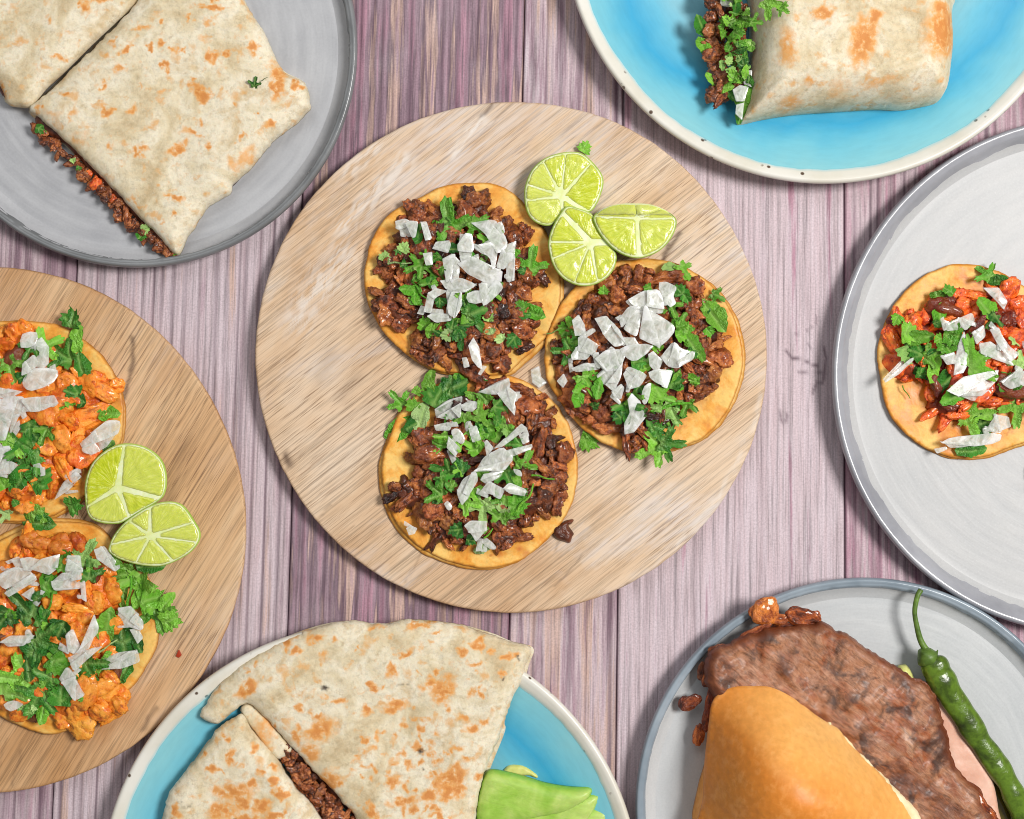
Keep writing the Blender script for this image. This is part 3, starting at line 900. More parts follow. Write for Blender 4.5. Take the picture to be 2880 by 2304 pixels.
def leaf_mesh(seed, kind):
    rs = np.random.RandomState(seed)
    if kind == 'leaf':
        th = np.linspace(-math.radians(155), math.radians(155), 78)
        lobes = [(-1.22, 0.42, 0.8 + 0.15 * rs.rand()), (0.0, 0.42, 1.0), (1.22, 0.42, 0.8 + 0.15 * rs.rand()), (-2.3, 0.35, 0.5), (2.3, 0.35, 0.5)]
        r = np.full_like(th, 0.36)
        for c, w, a in lobes: r = np.maximum(r, a * (0.42 + 0.58 * np.exp(-((th - c) / w) ** 2)) if True else r)
        r = np.maximum.reduce([a * np.exp(-((th - c) / w) ** 4) * (0.72 + 0.28 * np.cos((th - c) / w * 1.2)) for c, w, a in lobes] + [np.full_like(th, 0.39)])
        teeth = np.abs(((th * 15 / math.pi + rs.rand()) % 1.0) - 0.5) * 2
        r = r * (0.82 + 0.24 * np.sqrt(teeth)) * 0.62
        o = np.stack([r * np.cos(th), r * np.sin(th)], 1)
        o = np.vstack([o, [(-0.12, 0.02)], [(-0.12, -0.02)]])
        ribs = [[(-0.1, 0), (0.58 * math.cos(c) * a, 0.58 * math.sin(c) * a)] for c, w, a in lobes]
        o[:, 0] -= 0.12
        ribs = [[(p[0] - 0.12, p[1]) for p in r_] for r_ in ribs]
    elif kind == 'frag':
        n = 16
        th = np.linspace(0, 2 * math.pi, n, endpoint=False)
        r = 0.42 + 0.16 * (rs.rand(n) - 0.5)
        o = np.stack([r * np.cos(th) * 1.15, r * np.sin(th) * 0.8], 1)
        cut = -0.28 + 0.15 * rs.rand()
        o[:, 0] = np.maximum(o[:, 0], cut)
        o = resample(o, 0.07)
        nrm = o - o.mean(0)
        o = o.mean(0) + nrm * (1 + 0.16 * (np.arange(len(o)) % 3 - 1) * (o[:, 0] > cut + 0.1))[:, None]
        ribs = [[(-0.4, 0), (0.5, 0.02)], [(-0.1, 0), (0.2, 0.3)], [(-0.1, 0), (0.2, -0.3)]]
    else:   # long folded blade
        t = np.linspace(0, 1, 14)
        w = 0.24 * np.sin(np.clip(t * 0.95 + 0.04, 0, 1) * math.pi) ** 0.6 * (1 + 0.45 * (rs.rand(14) - 0.5))
        up = np.stack([t - 0.5, w + 0.08 * np.sin(t * 3)], 1); dn = np.stack([t - 0.5, -w + 0.08 * np.sin(t * 3)], 1)[::-1]
        o = np.vstack([up, dn[1:-1]])
        ribs = [[(-0.5, 0), (0.5, 0.04)]]
    P, F, n = cdt(o, 0.085)
    z = 0.10 * fbm(P[:, 0] * 2.4 + seed, P[:, 1] * 2.4, 0, seed, 3) * 2
    z = z + rs.uniform(-0.35, 0.25) * P[:, 0] ** 2 + rs.uniform(0.05, 0.5) * np.abs(P[:, 1]) * rs.choice([-1, 1, 1]) + rs.uniform(-0.4, 0.4) * P[:, 0] * P[:, 1]
    vein = np.zeros(len(P))
    for rb in ribs: vein = np.maximum(vein, np.exp(-(segdist(P, rb, False) / 0.03) ** 2))
    me = bpy.data.meshes.new("cilantro_leaf")
    me.from_pydata(np.column_stack([P, z]).tolist(), [], F)
    me.polygons.foreach_set("use_smooth", [True] * len(me.polygons))
    at = me.attributes.new("vein", 'FLOAT', 'POINT'); at.data.foreach_set("value", vein.astype(np.float32))
    me.materials.append(MAT['leaf']); me.update()
    return me

def stem_mesh(seed):
    rs = np.random.RandomState(seed)
    path = smooth_open([(-0.5, 0, 0), (-0.2, rs.uniform(-.08, .08), 0.02), (0.15, rs.uniform(-.08, .08), 0.02), (0.5, rs.uniform(-.1, .1), 0)], 4)
    v, f = tube(path, np.linspace(0.045, 0.026, len(path)), 7)
    me = bpy.data.meshes.new("cilantro_stem"); me.from_pydata(v.tolist(), [], f)
    me.polygons.foreach_set("use_smooth", [True] * len(me.polygons))
    me.materials.append(MAT['leaf']); me.update()
    return me

LEAF = {'leaf': [leaf_mesh(100 + i, 'leaf') for i in range(8)], 'frag': [leaf_mesh(200 + i, 'frag') for i in range(9)], 'long': [leaf_mesh(300 + i, 'long') for i in range(6)],
        'stem': [stem_mesh(400 + i) for i in range(4)]}
GREENS = {'b': [(112, 178, 48), (132, 196, 62), (94, 164, 40)], 'd': [(44, 110, 34), (58, 128, 36), (70, 140, 42)], 'p': [(168, 206, 118), (152, 200, 104), (180, 212, 136)]}

def leaf(parent, px, py, z, size_px, ang=None, kind=None, tone=None, rnd=None, tilt=22, name=None):
    r = rnd or random.Random(int(px * 7 + py * 13))
    kind = kind or r.choices(['leaf', 'frag', 'long'], [5, 4, 1.5])[0]
    tone = tone or r.choices(['b', 'd', 'p'], [5, 3.4, 1.8])[0]
    c = r.choice(GREENS[tone]); k = r.uniform(0.68, 1.2)
    ang = r.uniform(0, 360) if ang is None else ang
    me = r.choice(LEAF[kind])
    s = size_px * S * (1.18 if kind == 'leaf' else 1.02)
    tilt = min(tilt, tilt * 55.0 / size_px)
    p = W(px, py, z)
    nm = name or ("cilantro_stem" if kind == 'stem' else "cilantro_leaf")
    return inst(nm, me, parent, p, (math.radians(r.uniform(-tilt, tilt)), math.radians(r.uniform(-tilt, tilt)), math.radians(ang)), (s, s, s * r.uniform(0.9, 1.3)),
                tuple(min(1, x * k) for x in lin(*c)[:3]) + (1,))

# ------------------------------------------------------------------ onions
def onion(parent, poly_px, z, seed, h=0.0017, tilt=0.2, name="onion_piece"):
    rs = np.random.RandomState(seed)
    p = np.array(poly_px, float); c = p.mean(0)
    poly_px = c + (p - c) * rs.uniform(1.04, 1.14)
    gx, gy = rs.uniform(-tilt, tilt, 2); cv = rs.uniform(-1, 1) * 22.0
    a = rs.uniform(0, math.pi)
    def zf(px, py, d):
        u = (px - c[0]) * S; v = (py - c[1]) * S
        w = u * math.cos(a) + v * math.sin(a)
        return gx * u + gy * v + np.clip(cv * w * w, -0.0025, 0.0025) + 0.00008 * fbm(px / 16, py / 16, 0, seed, 2)
    ob = pillow(name, poly_px, z, h, MAT['onion'], parent, d=4.5, rnd=0.0007, edge=0.84, sm=rs.choice([1, 1, 2]), zfun=zf, hf=True, seed=seed)
    ob.data.set_sharp_from_angle(angle=0.8)
    return ob

def halves(p, rs):
    """cut a polygon across its long axis into two slightly parted pieces"""
    p = np.array(p, float); c = p.mean(0)
    u, sv, vt = np.linalg.svd(p - c)
    ax = vt[0] if rs.rand() < 0.45 else vt[1]
    a = rs.uniform(-0.35, 0.35); ax = np.array([ax[0] * math.cos(a) - ax[1] * math.sin(a), ax[0] * math.sin(a) + ax[1] * math.cos(a)])
    off = rs.uniform(-0.15, 0.15) * sv[0]
    r = resample(p, 4); t = (r - c) @ ax - off
    out = []
    for sg in (1, -1):
        q = r[t * sg > -5.0]
        if len(q) >= 5:
            # thin the outline back to a few corners
            out.append(q[::max(1, len(q) // 12)] + ax * sg * rs.uniform(-1.5, 0.4))
    return out

def onion_pile(parent, polys, zf, seed, extra=10):
    rs = np.random.RandomState(seed)
    k = 0
    for i, p in enumerate(polys):
        p = np.array(p, float)
        x, y = p[:, 0], p[:, 1]
        ar = 0.5 * abs(np.sum(x * np.roll(y, -1) - np.roll(x, -1) * y))
        todo = [p]
        if ar > 850 and rs.rand() < 0.85:
            todo = halves(p, rs)
            if ar > 2400: todo = [q2 for q in todo for q2 in halves(q, rs)]
        for q in todo:
            if len(q) < 4: continue
            c = np.mean(q, 0)
            onion(parent, q, zf(*c) + 0.0050 + 0.0006 * ((k * 3) % 5), seed * 100 + k, h=rs.uniform(0.0011, 0.0017)); k += 1
    allp = np.vstack([np.array(p, float) for p in polys])
    for _ in range(extra):
        c = allp[rs.randint(len(allp))] + rs.normal(0, 7, 2)
        a = rs.uniform(0, 6.28); l, w = rs.uniform(9, 20), rs.uniform(5, 9)
        q = np.array([(-l, -w), (l * .9, -w * rs.uniform(.5, 1)), (l, w * rs.uniform(.4, 1)), (-l * .8, w)])
        q = c + np.stack([q[:, 0] * math.cos(a) - q[:, 1] * math.sin(a), q[:, 0] * math.sin(a) + q[:, 1] * math.cos(a)], 1)
        onion(parent, q, zf(*c) + rs.uniform(0.003, 0.006), seed * 100 + 900 + _, h=0.0015)

# ------------------------------------------------------------------ tacos
def taco(view, label, z0, tort, meat, onions, leaves, kind, npieces, seed, size=(16, 42), group="open tacos", hmax=0.009, extra=None, bright=1.0, tortoff=(10, 8), darkfrac=0.10, leafk=1.0):
    rnd = random.Random(seed); rs = np.random.RandomState(seed)
    tpx = V(view, tort); mpx = V(view, meat)
    c = np.array(tpx).mean(0)
    e = empty("taco", W(c[0], c[1], z0), label, "taco", group)
    sp = [(rnd.uniform(min(p[0] for p in tort), max(p[0] for p in tort)), rnd.uniform(min(p[1] for p in tort), max(p[1] for p in tort)), rnd.uniform(20, 90), rnd.uniform(15, 50), rnd.uniform(0, 180), rnd.uniform(.3, .9)) for _ in range(26)]
    tf = toast_fn(view, sp, seed)
    def wav(amp, k):
        def f(px, py, d):
            a = np.arctan2(py - c[1], px - c[0])
            return amp * (np.sin(3 * a + k) + 0.6 * np.sin(5 * a + 2 * k)) * np.clip(1 - d / 0.016, 0, 1) + amp * 0.8 * np.clip(1 - d / 0.012, 0, 1)
        return f
    t2 = [(p[0] + tortoff[0], p[1] + tortoff[1]) for p in tpx]
    pillow("tortilla", t2, z0, 0.0013, MAT['corn2'], e, rag=1.5, d=9, rnd=0.0016, edge=0.7, amp=0.0004, nf=80, seed=seed + 1, toast=tf, zfun=wav(0.0003, seed))
    pillow("tortilla", tpx, z0 + 0.0016, 0.0013, MAT['corn'], e, rag=1.5, d=7, rnd=0.0016, edge=0.7, amp=0.0006, nf=80, seed=seed, toast=tf, zfun=wav(0.0006, seed + 1))
    zt = z0 + 0.0034
    mp = np.array(mpx)
    def surf(px, py):
        P = np.array([[px, py]])
        d = segdist(P, mp)[0] * (1 if inside(P, mp)[0] else -1)
        return zt + hmax * (np.clip(d / 75, 0, 1) ** 0.6)
    # a rough bed of meat, then the pieces lying in it
    cc = mp.mean(0)
    bed = cc + (smooth_closed(mp, 4) - cc) * 0.93
    def lump(px, py, d): return 0.0032 * (fbm(px / 22, py / 22, 0, seed, 3)) * np.clip(d / 0.003, 0, 1)
    b = pillow("meat_bed", bed, zt - 0.0004, hmax * 0.72, MAT[{'beef': 'bed_beef', 'chicken': 'bed_chicken', 'pastor': 'bed_pastor'}[kind]], e, d=7, rnd=0.014, edge=0.1, rag=8, zfun=lump, sm=1, mapz=zt, seed=seed)
    mn, mx = mp.min(0), mp.max(0); placed = []; tries = 0
    while len(placed) < npieces and tries < npieces * 60:
        tries += 1
        q = mn + rs.rand(2) * (mx - mn)
        r = rnd.uniform(*size) * (0.7 if rnd.random() < 0.3 else 1.0)
        if not (-60 < q[0] < 2940): continue
        P = np.array([q])
        if not inside(P, mp)[0]: continue
        d = segdist(P, mp)[0]
        if d < r * 0.35: continue
        if any((q[0] - o[0]) ** 2 + (q[1] - o[1]) ** 2 < (0.62 * (r + o[2])) ** 2 for o in placed): continue
        placed.append((q[0], q[1], r))
        k = rnd.uniform(0.72, 1.25) if kind == 'beef' else rnd.uniform(0.95, 1.15)
        col = (k, k * rnd.uniform(0.85, 1.06), k * (0.8 if kind == 'beef' else 0.95), 1)
        if rnd.random() < darkfrac: col = (0.22, 0.16, 0.14, 1)
        s = r * S
        z = surf(q[0], q[1]) - s * 0.25 + rnd.uniform(-0.0008, 0.0016)
        inst("meat_piece", rnd.choice(LUMPS[kind]), e, W(q[0], q[1], z), (rnd.uniform(-.5, .5), rnd.uniform(-.5, .5), rnd.uniform(0, 6.28)), (s * rnd.uniform(.9, 1.2), s * rnd.uniform(.9, 1.15), s * rnd.uniform(.8, 1.1)), col)
    sv = vsc(view)
    for L in leaves:
        x, y, size_ = L[0], L[1], L[2]
        o = {}
        for t in L[3:]:
            if isinstance(t, (int, float)): o['ang'] = t
            elif t in ('b', 'd', 'p'): o['tone'] = t
            else: o['kind'] = t
        px, py = V(view, [(x, y)])[0]
        leaf(e, px, py, surf(px, py) + rnd.uniform(0.0028, 0.0044), size_ * sv * leafk, rnd=rnd, **o)
    for L in leaves:
        if rnd.random() < 0.6 and L[2] > 90:
            px, py = V(view, [(L[0] + rnd.gauss(0, 55), L[1] + rnd.gauss(0, 55))])[0]
            if inside(np.array([[px, py]]), mp)[0]:
                leaf(e, px, py, surf(px, py) + rnd.uniform(0.003, 0.0052), rnd.uniform(26, 50), rnd=rnd, kind=rnd.choice(['frag', 'frag', 'long', 'leaf']), tilt=35)
    onion_pile(e, [V(view, p) for p in onions], surf, seed, extra=12)
    return e

def m_bed(name, dark, mid):
    m = M(name, rough=0.4, spec=0.5, coat=0.1)
    o = m.coord("Object")
    n = m.noise(o, 120, 4, 0.6, 0.3)
    m.base(m.ramp(n, [(0.35, dark), (0.7, mid)]))
    m.bump(m.noise(o, 300, 3), 0.7, 0.002)
    return m.m
MAT['bed_beef'] = m_bed("beef_crumbs", lin(60, 26, 14), lin(126, 64, 36))
MAT['bed_chicken'] = m_bed("chicken_crumbs", lin(190, 84, 16), lin(244, 138, 40))
MAT['bed_pastor'] = m_bed("pork_crumbs", lin(96, 30, 12), lin(186, 70, 24))

A_t = [(700, 185), (870, 170), (1030, 180), (1160, 235), (1290, 370), (1370, 480), (1440, 600), (1500, 760), (1528, 900), (1520, 1100), (1450, 1260), (1380, 1370), (1250, 1490), (1130, 1590), (960, 1610), (780, 1590), (600, 1570), (450, 1500), (330, 1410), (200, 1280), (120, 1130), (75, 1000), (65, 880), (85, 730), (130, 580), (220, 440), (340, 350), (480, 280), (580, 230)]
A_m = [(390, 310), (550, 340), (750, 320), (830, 225), (990, 240), (1040, 270), (1000, 330), (1100, 400), (1240, 460), (1335, 590), (1200, 610), (1290, 650), (1420, 860), (1410, 960), (1280, 1000), (1290, 1080), (1400, 1140), (1380, 1330), (1280, 1430), (1110, 1460), (1140, 1600), (980, 1560), (880, 1640), (760, 1530), (600, 1540), (470, 1500), (410, 1400), (420, 1290), (520, 1190), (350, 1250), (200, 1230), (100, 1040), (210, 930), (250, 860), (130, 840), (130, 720), (260, 600), (330, 560), (330, 480), (350, 350)]
A_o = [[(300, 455), (370, 435), (410, 460), (470, 465), (450, 575), (340, 575), (330, 520), (305, 515)], [(485, 465), (530, 460), (570, 590), (520, 600)], [(575, 660), (600, 610), (700, 600), (710, 640), (690, 695)], [(505, 700), (570, 690), (575, 780), (525, 785)],
       [(780, 550), (870, 555), (880, 660), (850, 740), (790, 770), (765, 640)], [(860, 470), (1000, 450), (1050, 460), (1080, 520), (1120, 580), (1130, 640), (1060, 700), (990, 580), (930, 520)], [(880, 650), (1010, 620), (1060, 660), (1040, 800), (1015, 815), (1000, 720), (940, 700)],
       [(1100, 640), (1200, 600), (1180, 720), (1110, 810), (1050, 800)], [(1130, 700), (1190, 700), (1185, 890), (1125, 910)], [(645, 740), (720, 700), (780, 760), (770, 890), (670, 900)], [(780, 780), (880, 730), (1000, 790), (1080, 830), (1070, 920), (950, 900), (850, 850)],
       [(635, 905), (780, 880), (900, 930), (830, 990), (700, 1000)], [(510, 1130), (540, 1000), (600, 960), (680, 980), (590, 1030), (560, 1140)], [(670, 990), (790, 990), (800, 1080), (745, 1180), (690, 1150)], [(920, 930), (1060, 900), (1100, 950), (1050, 1010), (960, 1090), (930, 1000)],
       [(840, 1000), (930, 980), (940, 1060), (850, 1060)], [(540, 1170), (600, 1140), (690, 1150), (700, 1200), (600, 1215)], [(845, 1390), (880, 1330), (920, 1400), (945, 1560), (910, 1540), (870, 1490)], [(795, 1480), (830, 1475), (850, 1540), (810, 1550)]]
A_l = [(690, 470, 330, 95, 'leaf', 'b'), (1310, 770, 230, 80, 'leaf', 'b'), (590, 860, 190, 'leaf', 'b'), (455, 800, 170, 200, 'leaf', 'b'), (410, 960, 170, 'b'), (440, 1060, 150, 'frag', 'b'), (520, 1245, 160, 'b'), (600, 1290, 150, 'b'), (760, 1270, 170, 'frag'), (900, 1140, 260, 20, 'leaf', 'd'), (830, 1120, 200, 'b'),
       (1310, 1150, 230, -20, 'long', 'b'), (1180, 1330, 150, 'frag', 'd'), (1250, 1100, 130, 'b'), (620, 720, 130), (960, 740, 110, 'frag'), (900, 490, 180, 'b'), (1000, 590, 150), (830, 1020, 150), (1035, 1000, 120, 'leaf'), (480, 550, 170, 75, 'long', 'd'), (360, 670, 120, 60, 'frag', 'p'), (330, 772, 180, 0, 'stem', 'p'),
       (370, 775, 90, 'frag', 'd'), (820, 390, 170, 60, 'long', 'b'), (790, 1370, 110, 80, 'long'), (690, 1310, 130, 'frag', 'p'), (630, 1050, 130, 'frag'), (480, 980, 200, -50, 'stem', 'b'), (1000, 1180, 120, 80, 'frag', 'p'), (730, 670, 150, 'd'), (560, 920, 120, 'frag', 'd'), (640, 800, 120), (800, 1200, 150, 'leaf'), (1190, 680, 100, 'frag')]
taco('A', "upper left beef taco on the centre board, big cilantro leaf above its onions", ZB + 0.0012, A_t, A_m, A_o, A_l, 'beef', 165, 1)

B_t = [(700, 200), (800, 190), (960, 215), (1100, 280), (1250, 390), (1350, 520), (1420, 680), (1450, 850), (1440, 1000), (1400, 1130), (1330, 1270), (1220, 1400), (1080, 1480), (900, 1530), (750, 1550), (550, 1500), (420, 1430), (300, 1330), (200, 1210), (110, 1060), (80, 950), (80, 780), (110, 690), (160, 560), (240, 440), (340, 330), (450, 260), (580, 210)]
B_m = [(590, 260), (690, 250), (780, 220), (850, 260), (1000, 300), (1110, 360), (1200, 450), (1270, 560), (1330, 720), (1320, 790), (1330, 1030), (1290, 1080), (1170, 1200), (1040, 1170), (930, 1380), (800, 1420), (750, 1550), (650, 1520), (620, 1480), (560, 1400), (410, 1370), (310, 1300), (250, 1270), (200, 1100), (240, 920), (150, 880), (110, 790), (110, 760), (230, 720), (240, 560), (340, 480), (400, 400), (520, 330)]
B_o = [[(875, 355), (920, 350), (990, 385), (970, 460), (990, 500), (950, 525), (905, 480), (870, 400)], [(640, 490), (760, 420), (870, 410), (900, 470), (900, 575), (840, 570), (760, 540), (660, 520)], [(600, 600), (660, 520), (780, 540), (880, 590), (985, 660), (970, 710), (880, 800), (800, 770), (650, 690), (600, 640)],
       [(430, 610), (500, 590), (600, 680), (640, 780), (570, 810), (500, 740)], [(270, 620), (315, 580), (355, 650), (365, 720), (290, 725)], [(310, 740), (340, 720), (450, 790), (420, 860), (310, 830)], [(260, 860), (300, 800), (400, 850), (370, 890), (265, 890)], [(265, 955), (350, 920), (450, 910), (460, 960), (300, 980)],
       [(430, 890), (500, 830), (610, 820), (640, 860), (600, 960), (500, 970)], [(445, 1000), (520, 930), (620, 900), (610, 1000), (560, 1120), (480, 1050)], [(540, 1110), (600, 1060), (630, 1090), (610, 1165), (560, 1150)], [(610, 820), (700, 790), (820, 800), (720, 890), (660, 880)], [(620, 740), (700, 740), (740, 800), (650, 800)],
       [(620, 990), (660, 935), (720, 960), (790, 1000), (740, 1080), (660, 1100)], [(800, 860), (830, 840), (890, 900), (860, 980), (810, 930)], [(880, 870), (960, 770), (1040, 820), (1120, 840), (1110, 890), (1000, 950), (920, 930)], [(800, 980), (850, 960), (970, 970), (930, 1085), (850, 1050), (810, 1020)],
       [(750, 1150), (770, 1080), (815, 1060), (800, 1160), (770, 1200)], [(655, 1180), (680, 1140), (735, 1190), (770, 1290), (700, 1380), (640, 1395), (635, 1330), (670, 1260)], [(165, 1040), (210, 990), (235, 1040), (205, 1085)]]
B_l = [(1040, 270, 150, 'leaf', 'b'), (940, 258, 120, 10, 'long', 'p'), (1060, 315, 100, 'frag', 'b'), (490, 422, 90, 'frag', 'b'), (800, 390, 90, 'frag', 'b'), (1030, 430, 150, 'frag', 'd'), (960, 530, 140, 'b'), (1000, 620, 150, 'leaf', 'b'), (1060, 690, 140, 'b'), (1090, 780, 200, -55, 'long', 'b'), (1150, 850, 150, -60, 'long', 'b'), (1010, 720, 130, 'frag'),
       (1250, 600, 260, -55, 'long', 'b'), (1215, 540, 130, 'leaf', 'b'), (1270, 450, 120, 'leaf', 'b'), (230, 680, 140, 'frag', 'b'), (150, 690, 120, 20, 'stem', 'p'), (220, 830, 170, 'leaf', 'd'), (280, 760, 130, 'd'), (370, 1050, 210, 'leaf', 'b'), (330, 1130, 200, 75, 'long', 'b'), (460, 1090, 160, 80, 'long', 'b'), (710, 910, 170, 'd'), (760, 950, 130), (870, 820, 110),
       (850, 1110, 190, 'b'), (960, 1060, 210, 'd'), (900, 1150, 160, 'b'), (1000, 1030, 140, 'b'), (650, 1230, 190, 'd'), (610, 1290, 140, 'd'), (720, 1100, 120), (920, 1205, 340, 8, 'stem', 'b'), (1060, 1210, 150, 'leaf', 'b'), (920, 1270, 210, 'p'), (1000, 1290, 120, 'd'), (820, 1360, 200, -60, 'frag', 'd'), (870, 1350, 140, 70, 'long', 'd'),
       (830, 1510, 230, 'leaf', 'b'), (940, 1470, 210, 'leaf', 'd'), (560, 900, 120, 'd'), (1110, 1030, 110, -40, 'long', 'b'), (430, 1000, 120, 'b'), (800, 1270, 160, 'd'), (700, 1160, 130, 'b')]
taco('B', "right hand beef taco on the centre board, its large onion squares below the lime wedges", ZB + 0.0016, B_t, B_m, B_o, B_l, 'beef', 165, 2, tortoff=(8, 2))

C_t = [(850, 180), (1000, 150), (1130, 150), (1260, 190), (1400, 280), (1500, 370), (1590, 510), (1640, 680), (1662, 850), (1640, 1020), (1590, 1160), (1500, 1300), (1380, 1420), (1230, 1530), (1050, 1580), (880, 1580), (720, 1540), (560, 1480), (430, 1390), (320, 1270), (240, 1110), (200, 950), (195, 830), (215, 720), (250, 620), (300, 480), (360, 390), (480, 280), (620, 210)]
C_m = [(1150, 165), (1280, 230), (1390, 310), (1450, 370), (1500, 430), (1500, 520), (1480, 570), (1540, 640), (1620, 720), (1570, 760), (1570, 880), (1610, 920), (1600, 970), (1540, 1060), (1550, 1150), (1490, 1210), (1370, 1200), (1340, 1300), (1230, 1260), (1290, 1400), (1200, 1420), (1080, 1480), (1020, 1410), (1000, 1330), (840, 1440), (720, 1380), (460, 1510), (560, 1370), (620, 1310), (480, 1300), (460, 1200), (320, 1140), (240, 1080), (240, 1000), (320, 880), (400, 960), (400, 750), (370, 620), (520, 520), (600, 480), (850, 270), (1000, 230)]
C_o = [[(600, 400), (680, 340), (790, 310), (790, 450), (730, 490), (605, 460)], [(790, 370), (850, 335), (940, 360), (870, 420), (800, 410)], [(590, 520), (730, 490), (700, 560), (600, 560)], [(920, 270), (1050, 200), (1130, 170), (1150, 230), (1100, 290), (1000, 290)], [(1060, 290), (1150, 240), (1210, 290), (1190, 350), (1180, 440), (1120, 370)],
       [(720, 560), (770, 550), (815, 620), (790, 660), (730, 610)], [(700, 610), (780, 690), (740, 750), (680, 690)], [(845, 540), (900, 520), (935, 630), (875, 650)], [(960, 650), (980, 630), (1030, 690), (980, 745)], [(1040, 690), (1230, 510), (1260, 560), (1100, 680)], [(1220, 590), (1280, 580), (1295, 640), (1250, 660)],
       [(1080, 720), (1310, 665), (1315, 695), (1150, 760)], [(900, 860), (960, 760), (1100, 680), (1180, 760), (1100, 860), (960, 860)], [(760, 1000), (800, 920), (900, 860), (920, 930), (840, 1060), (790, 1120), (760, 1050)], [(940, 930), (960, 880), (1100, 860), (1080, 910), (980, 960)], [(920, 1030), (990, 940), (1110, 1000), (1080, 1070), (1000, 1030)],
       [(1110, 990), (1150, 950), (1270, 1000), (1260, 1050), (1150, 1030)], [(1180, 850), (1230, 860), (1240, 900), (1200, 890)], [(665, 1110), (690, 1090), (720, 1130), (695, 1155)], [(820, 1270), (860, 1235), (975, 1240), (970, 1310), (900, 1390), (870, 1340)], [(940, 1390), (980, 1365), (1050, 1430), (1010, 1445)], [(380, 1290), (410, 1270), (460, 1290), (440, 1330), (400, 1340)]]
C_l = [(700, 260, 300, 25, 'frag', 'd'), (590, 350, 280, 60, 'frag', 'd'), (560, 200, 220, 80, 'long', 'b'), (320, 340, 170, 130, 'leaf', 'b'), (450, 270, 100, 'frag', 'b'), (430, 390, 150, 'b'), (500, 460, 240, 75, 'long', 'p'), (360, 560, 330, 25, 'long', 'b'), (460, 510, 200, 30, 'long', 'd'), (780, 190, 140, 'b'), (940, 230, 160, 'd'), (980, 330, 190, 'b'), (1080, 390, 180, 'd'), (830, 480, 160, 'b'),
       (950, 440, 170, 'b'), (1000, 560, 190, 'b'), (1090, 560, 220, 'leaf', 'b'), (950, 540, 160, 'd'), (660, 640, 180, 'leaf', 'b'), (800, 640, 160, 'b'), (900, 700, 180, 'frag', 'b'), (1190, 660, 160, 'd'), (1260, 800, 190, 'leaf', 'b'), (1400, 910, 170, -10, 'stem', 'b'), (660, 860, 190, 'leaf', 'd'), (790, 850, 190, 'frag', 'd'), (610, 1010, 190, 'leaf', 'b'), (660, 940, 170, 'd'),
       (620, 1090, 120, 'frag', 'd'), (840, 1100, 180, 'b'), (950, 1140, 220, 'leaf', 'p'), (1090, 1170, 220, 'leaf', 'b'), (1180, 1130, 230, 'b'), (1270, 1070, 240, 55, 'stem', 'b'), (1130, 900, 180, 'd'), (1210, 930, 160, 'b'), (870, 1010, 150, 'b'), (1010, 1310, 150, 45, 'stem', 'b'), (770, 1300, 170, 'frag', 'd'), (850, 1380, 110, 'frag', 'd'), (950, 1450, 140, 20, 'long', 'p'), (930, 890, 100), (1060, 1090, 160, 'b'), (710, 470, 120, 'd')]
taco('C', "lower beef taco on the centre board, chives of onion running down its middle", ZB + 0.0002, C_t, C_m, C_o, C_l, 'beef', 175, 3, tortoff=(-9, 6))

D_t = [(60, 437), (150, 438), (330, 455), (450, 510), (560, 590), (650, 690), (720, 820), (750, 960), (745, 1100), (720, 1200), (610, 1390), (500, 1510), (320, 1620), (100, 1655), (-100, 1620), (-300, 1480), (-430, 1250), (-450, 1050), (-420, 850), (-300, 620), (-120, 470)]
D_m = [(60, 450), (220, 490), (290, 690), (480, 750), (600, 765), (740, 785), (725, 850), (670, 960), (590, 1060), (570, 1250), (580, 1290), (420, 1420), (300, 1500), (100, 1610), (-200, 1500), (-250, 900), (-100, 550)]
D_o = [[(140, 520), (215, 510), (210, 580), (135, 595)], [(210, 580), (250, 545), (290, 600), (290, 690), (240, 740), (225, 680)], [(135, 700), (210, 640), (235, 690), (200, 740), (130, 770)], [(150, 790), (210, 730), (330, 740), (310, 810), (200, 855), (155, 830)], [(-60, 830), (130, 870), (60, 905), (-60, 905)],
       [(-60, 940), (60, 900), (145, 900), (130, 1000), (50, 1150), (-60, 1150)], [(130, 990), (140, 910), (330, 890), (350, 940), (260, 980)], [(75, 1080), (120, 1040), (125, 1090), (80, 1150)], [(485, 1180), (650, 1040), (730, 1040), (720, 1110), (650, 1200), (560, 1250), (510, 1240)],
       [(330, 1520), (380, 1420), (460, 1350), (490, 1380), (420, 1460)], [(205, 1310), (240, 1300), (265, 1340), (230, 1370), (200, 1360)], [(-30, 1210), (60, 1200), (80, 1250), (30, 1330), (-30, 1330)], [(-30, 1330), (70, 1290), (110, 1310), (60, 1360), (-30, 1370)]]
D_l = [(440, 450, 230, 80, 'frag', 'd'), (470, 560, 240, 80, 'long', 'b'), (380, 640, 240, 'leaf', 'd'), (490, 720, 220, -75, 'long', 'd'), (290, 590, 220, 30, 'leaf', 'b'), (180, 610, 160, 'd'), (60, 720, 210, 'leaf', 'b'), (20, 800, 150, 'b'), (120, 790, 150, 30, 'long', 'd'), (460, 880, 170, 'frag', 'd'), (500, 930, 140, 'frag', 'd'), (620, 1000, 260, -5, 'long', 'b'), (320, 990, 330, 25, 'stem', 'b'),
       (180, 1070, 210, -70, 'frag', 'd'), (120, 1180, 230, 'leaf', 'd'), (270, 1120, 170, 'leaf', 'b'), (200, 1270, 200, 'd'), (50, 1190, 210, 'b'), (130, 1400, 260, 60, 'long', 'd'), (220, 1410, 270, 30, 'frag', 'd'), (190, 1600, 230, 'frag', 'b'), (430, 1560, 200, 20, 'frag', 'd'), (640, 1230, 190, 50, 'long', 'd'), (80, 1290, 130), (20, 1430, 170, 'b'), (30, 1600, 130, 'p'), (230, 1180, 180, 'd'), (10, 1060, 160)]
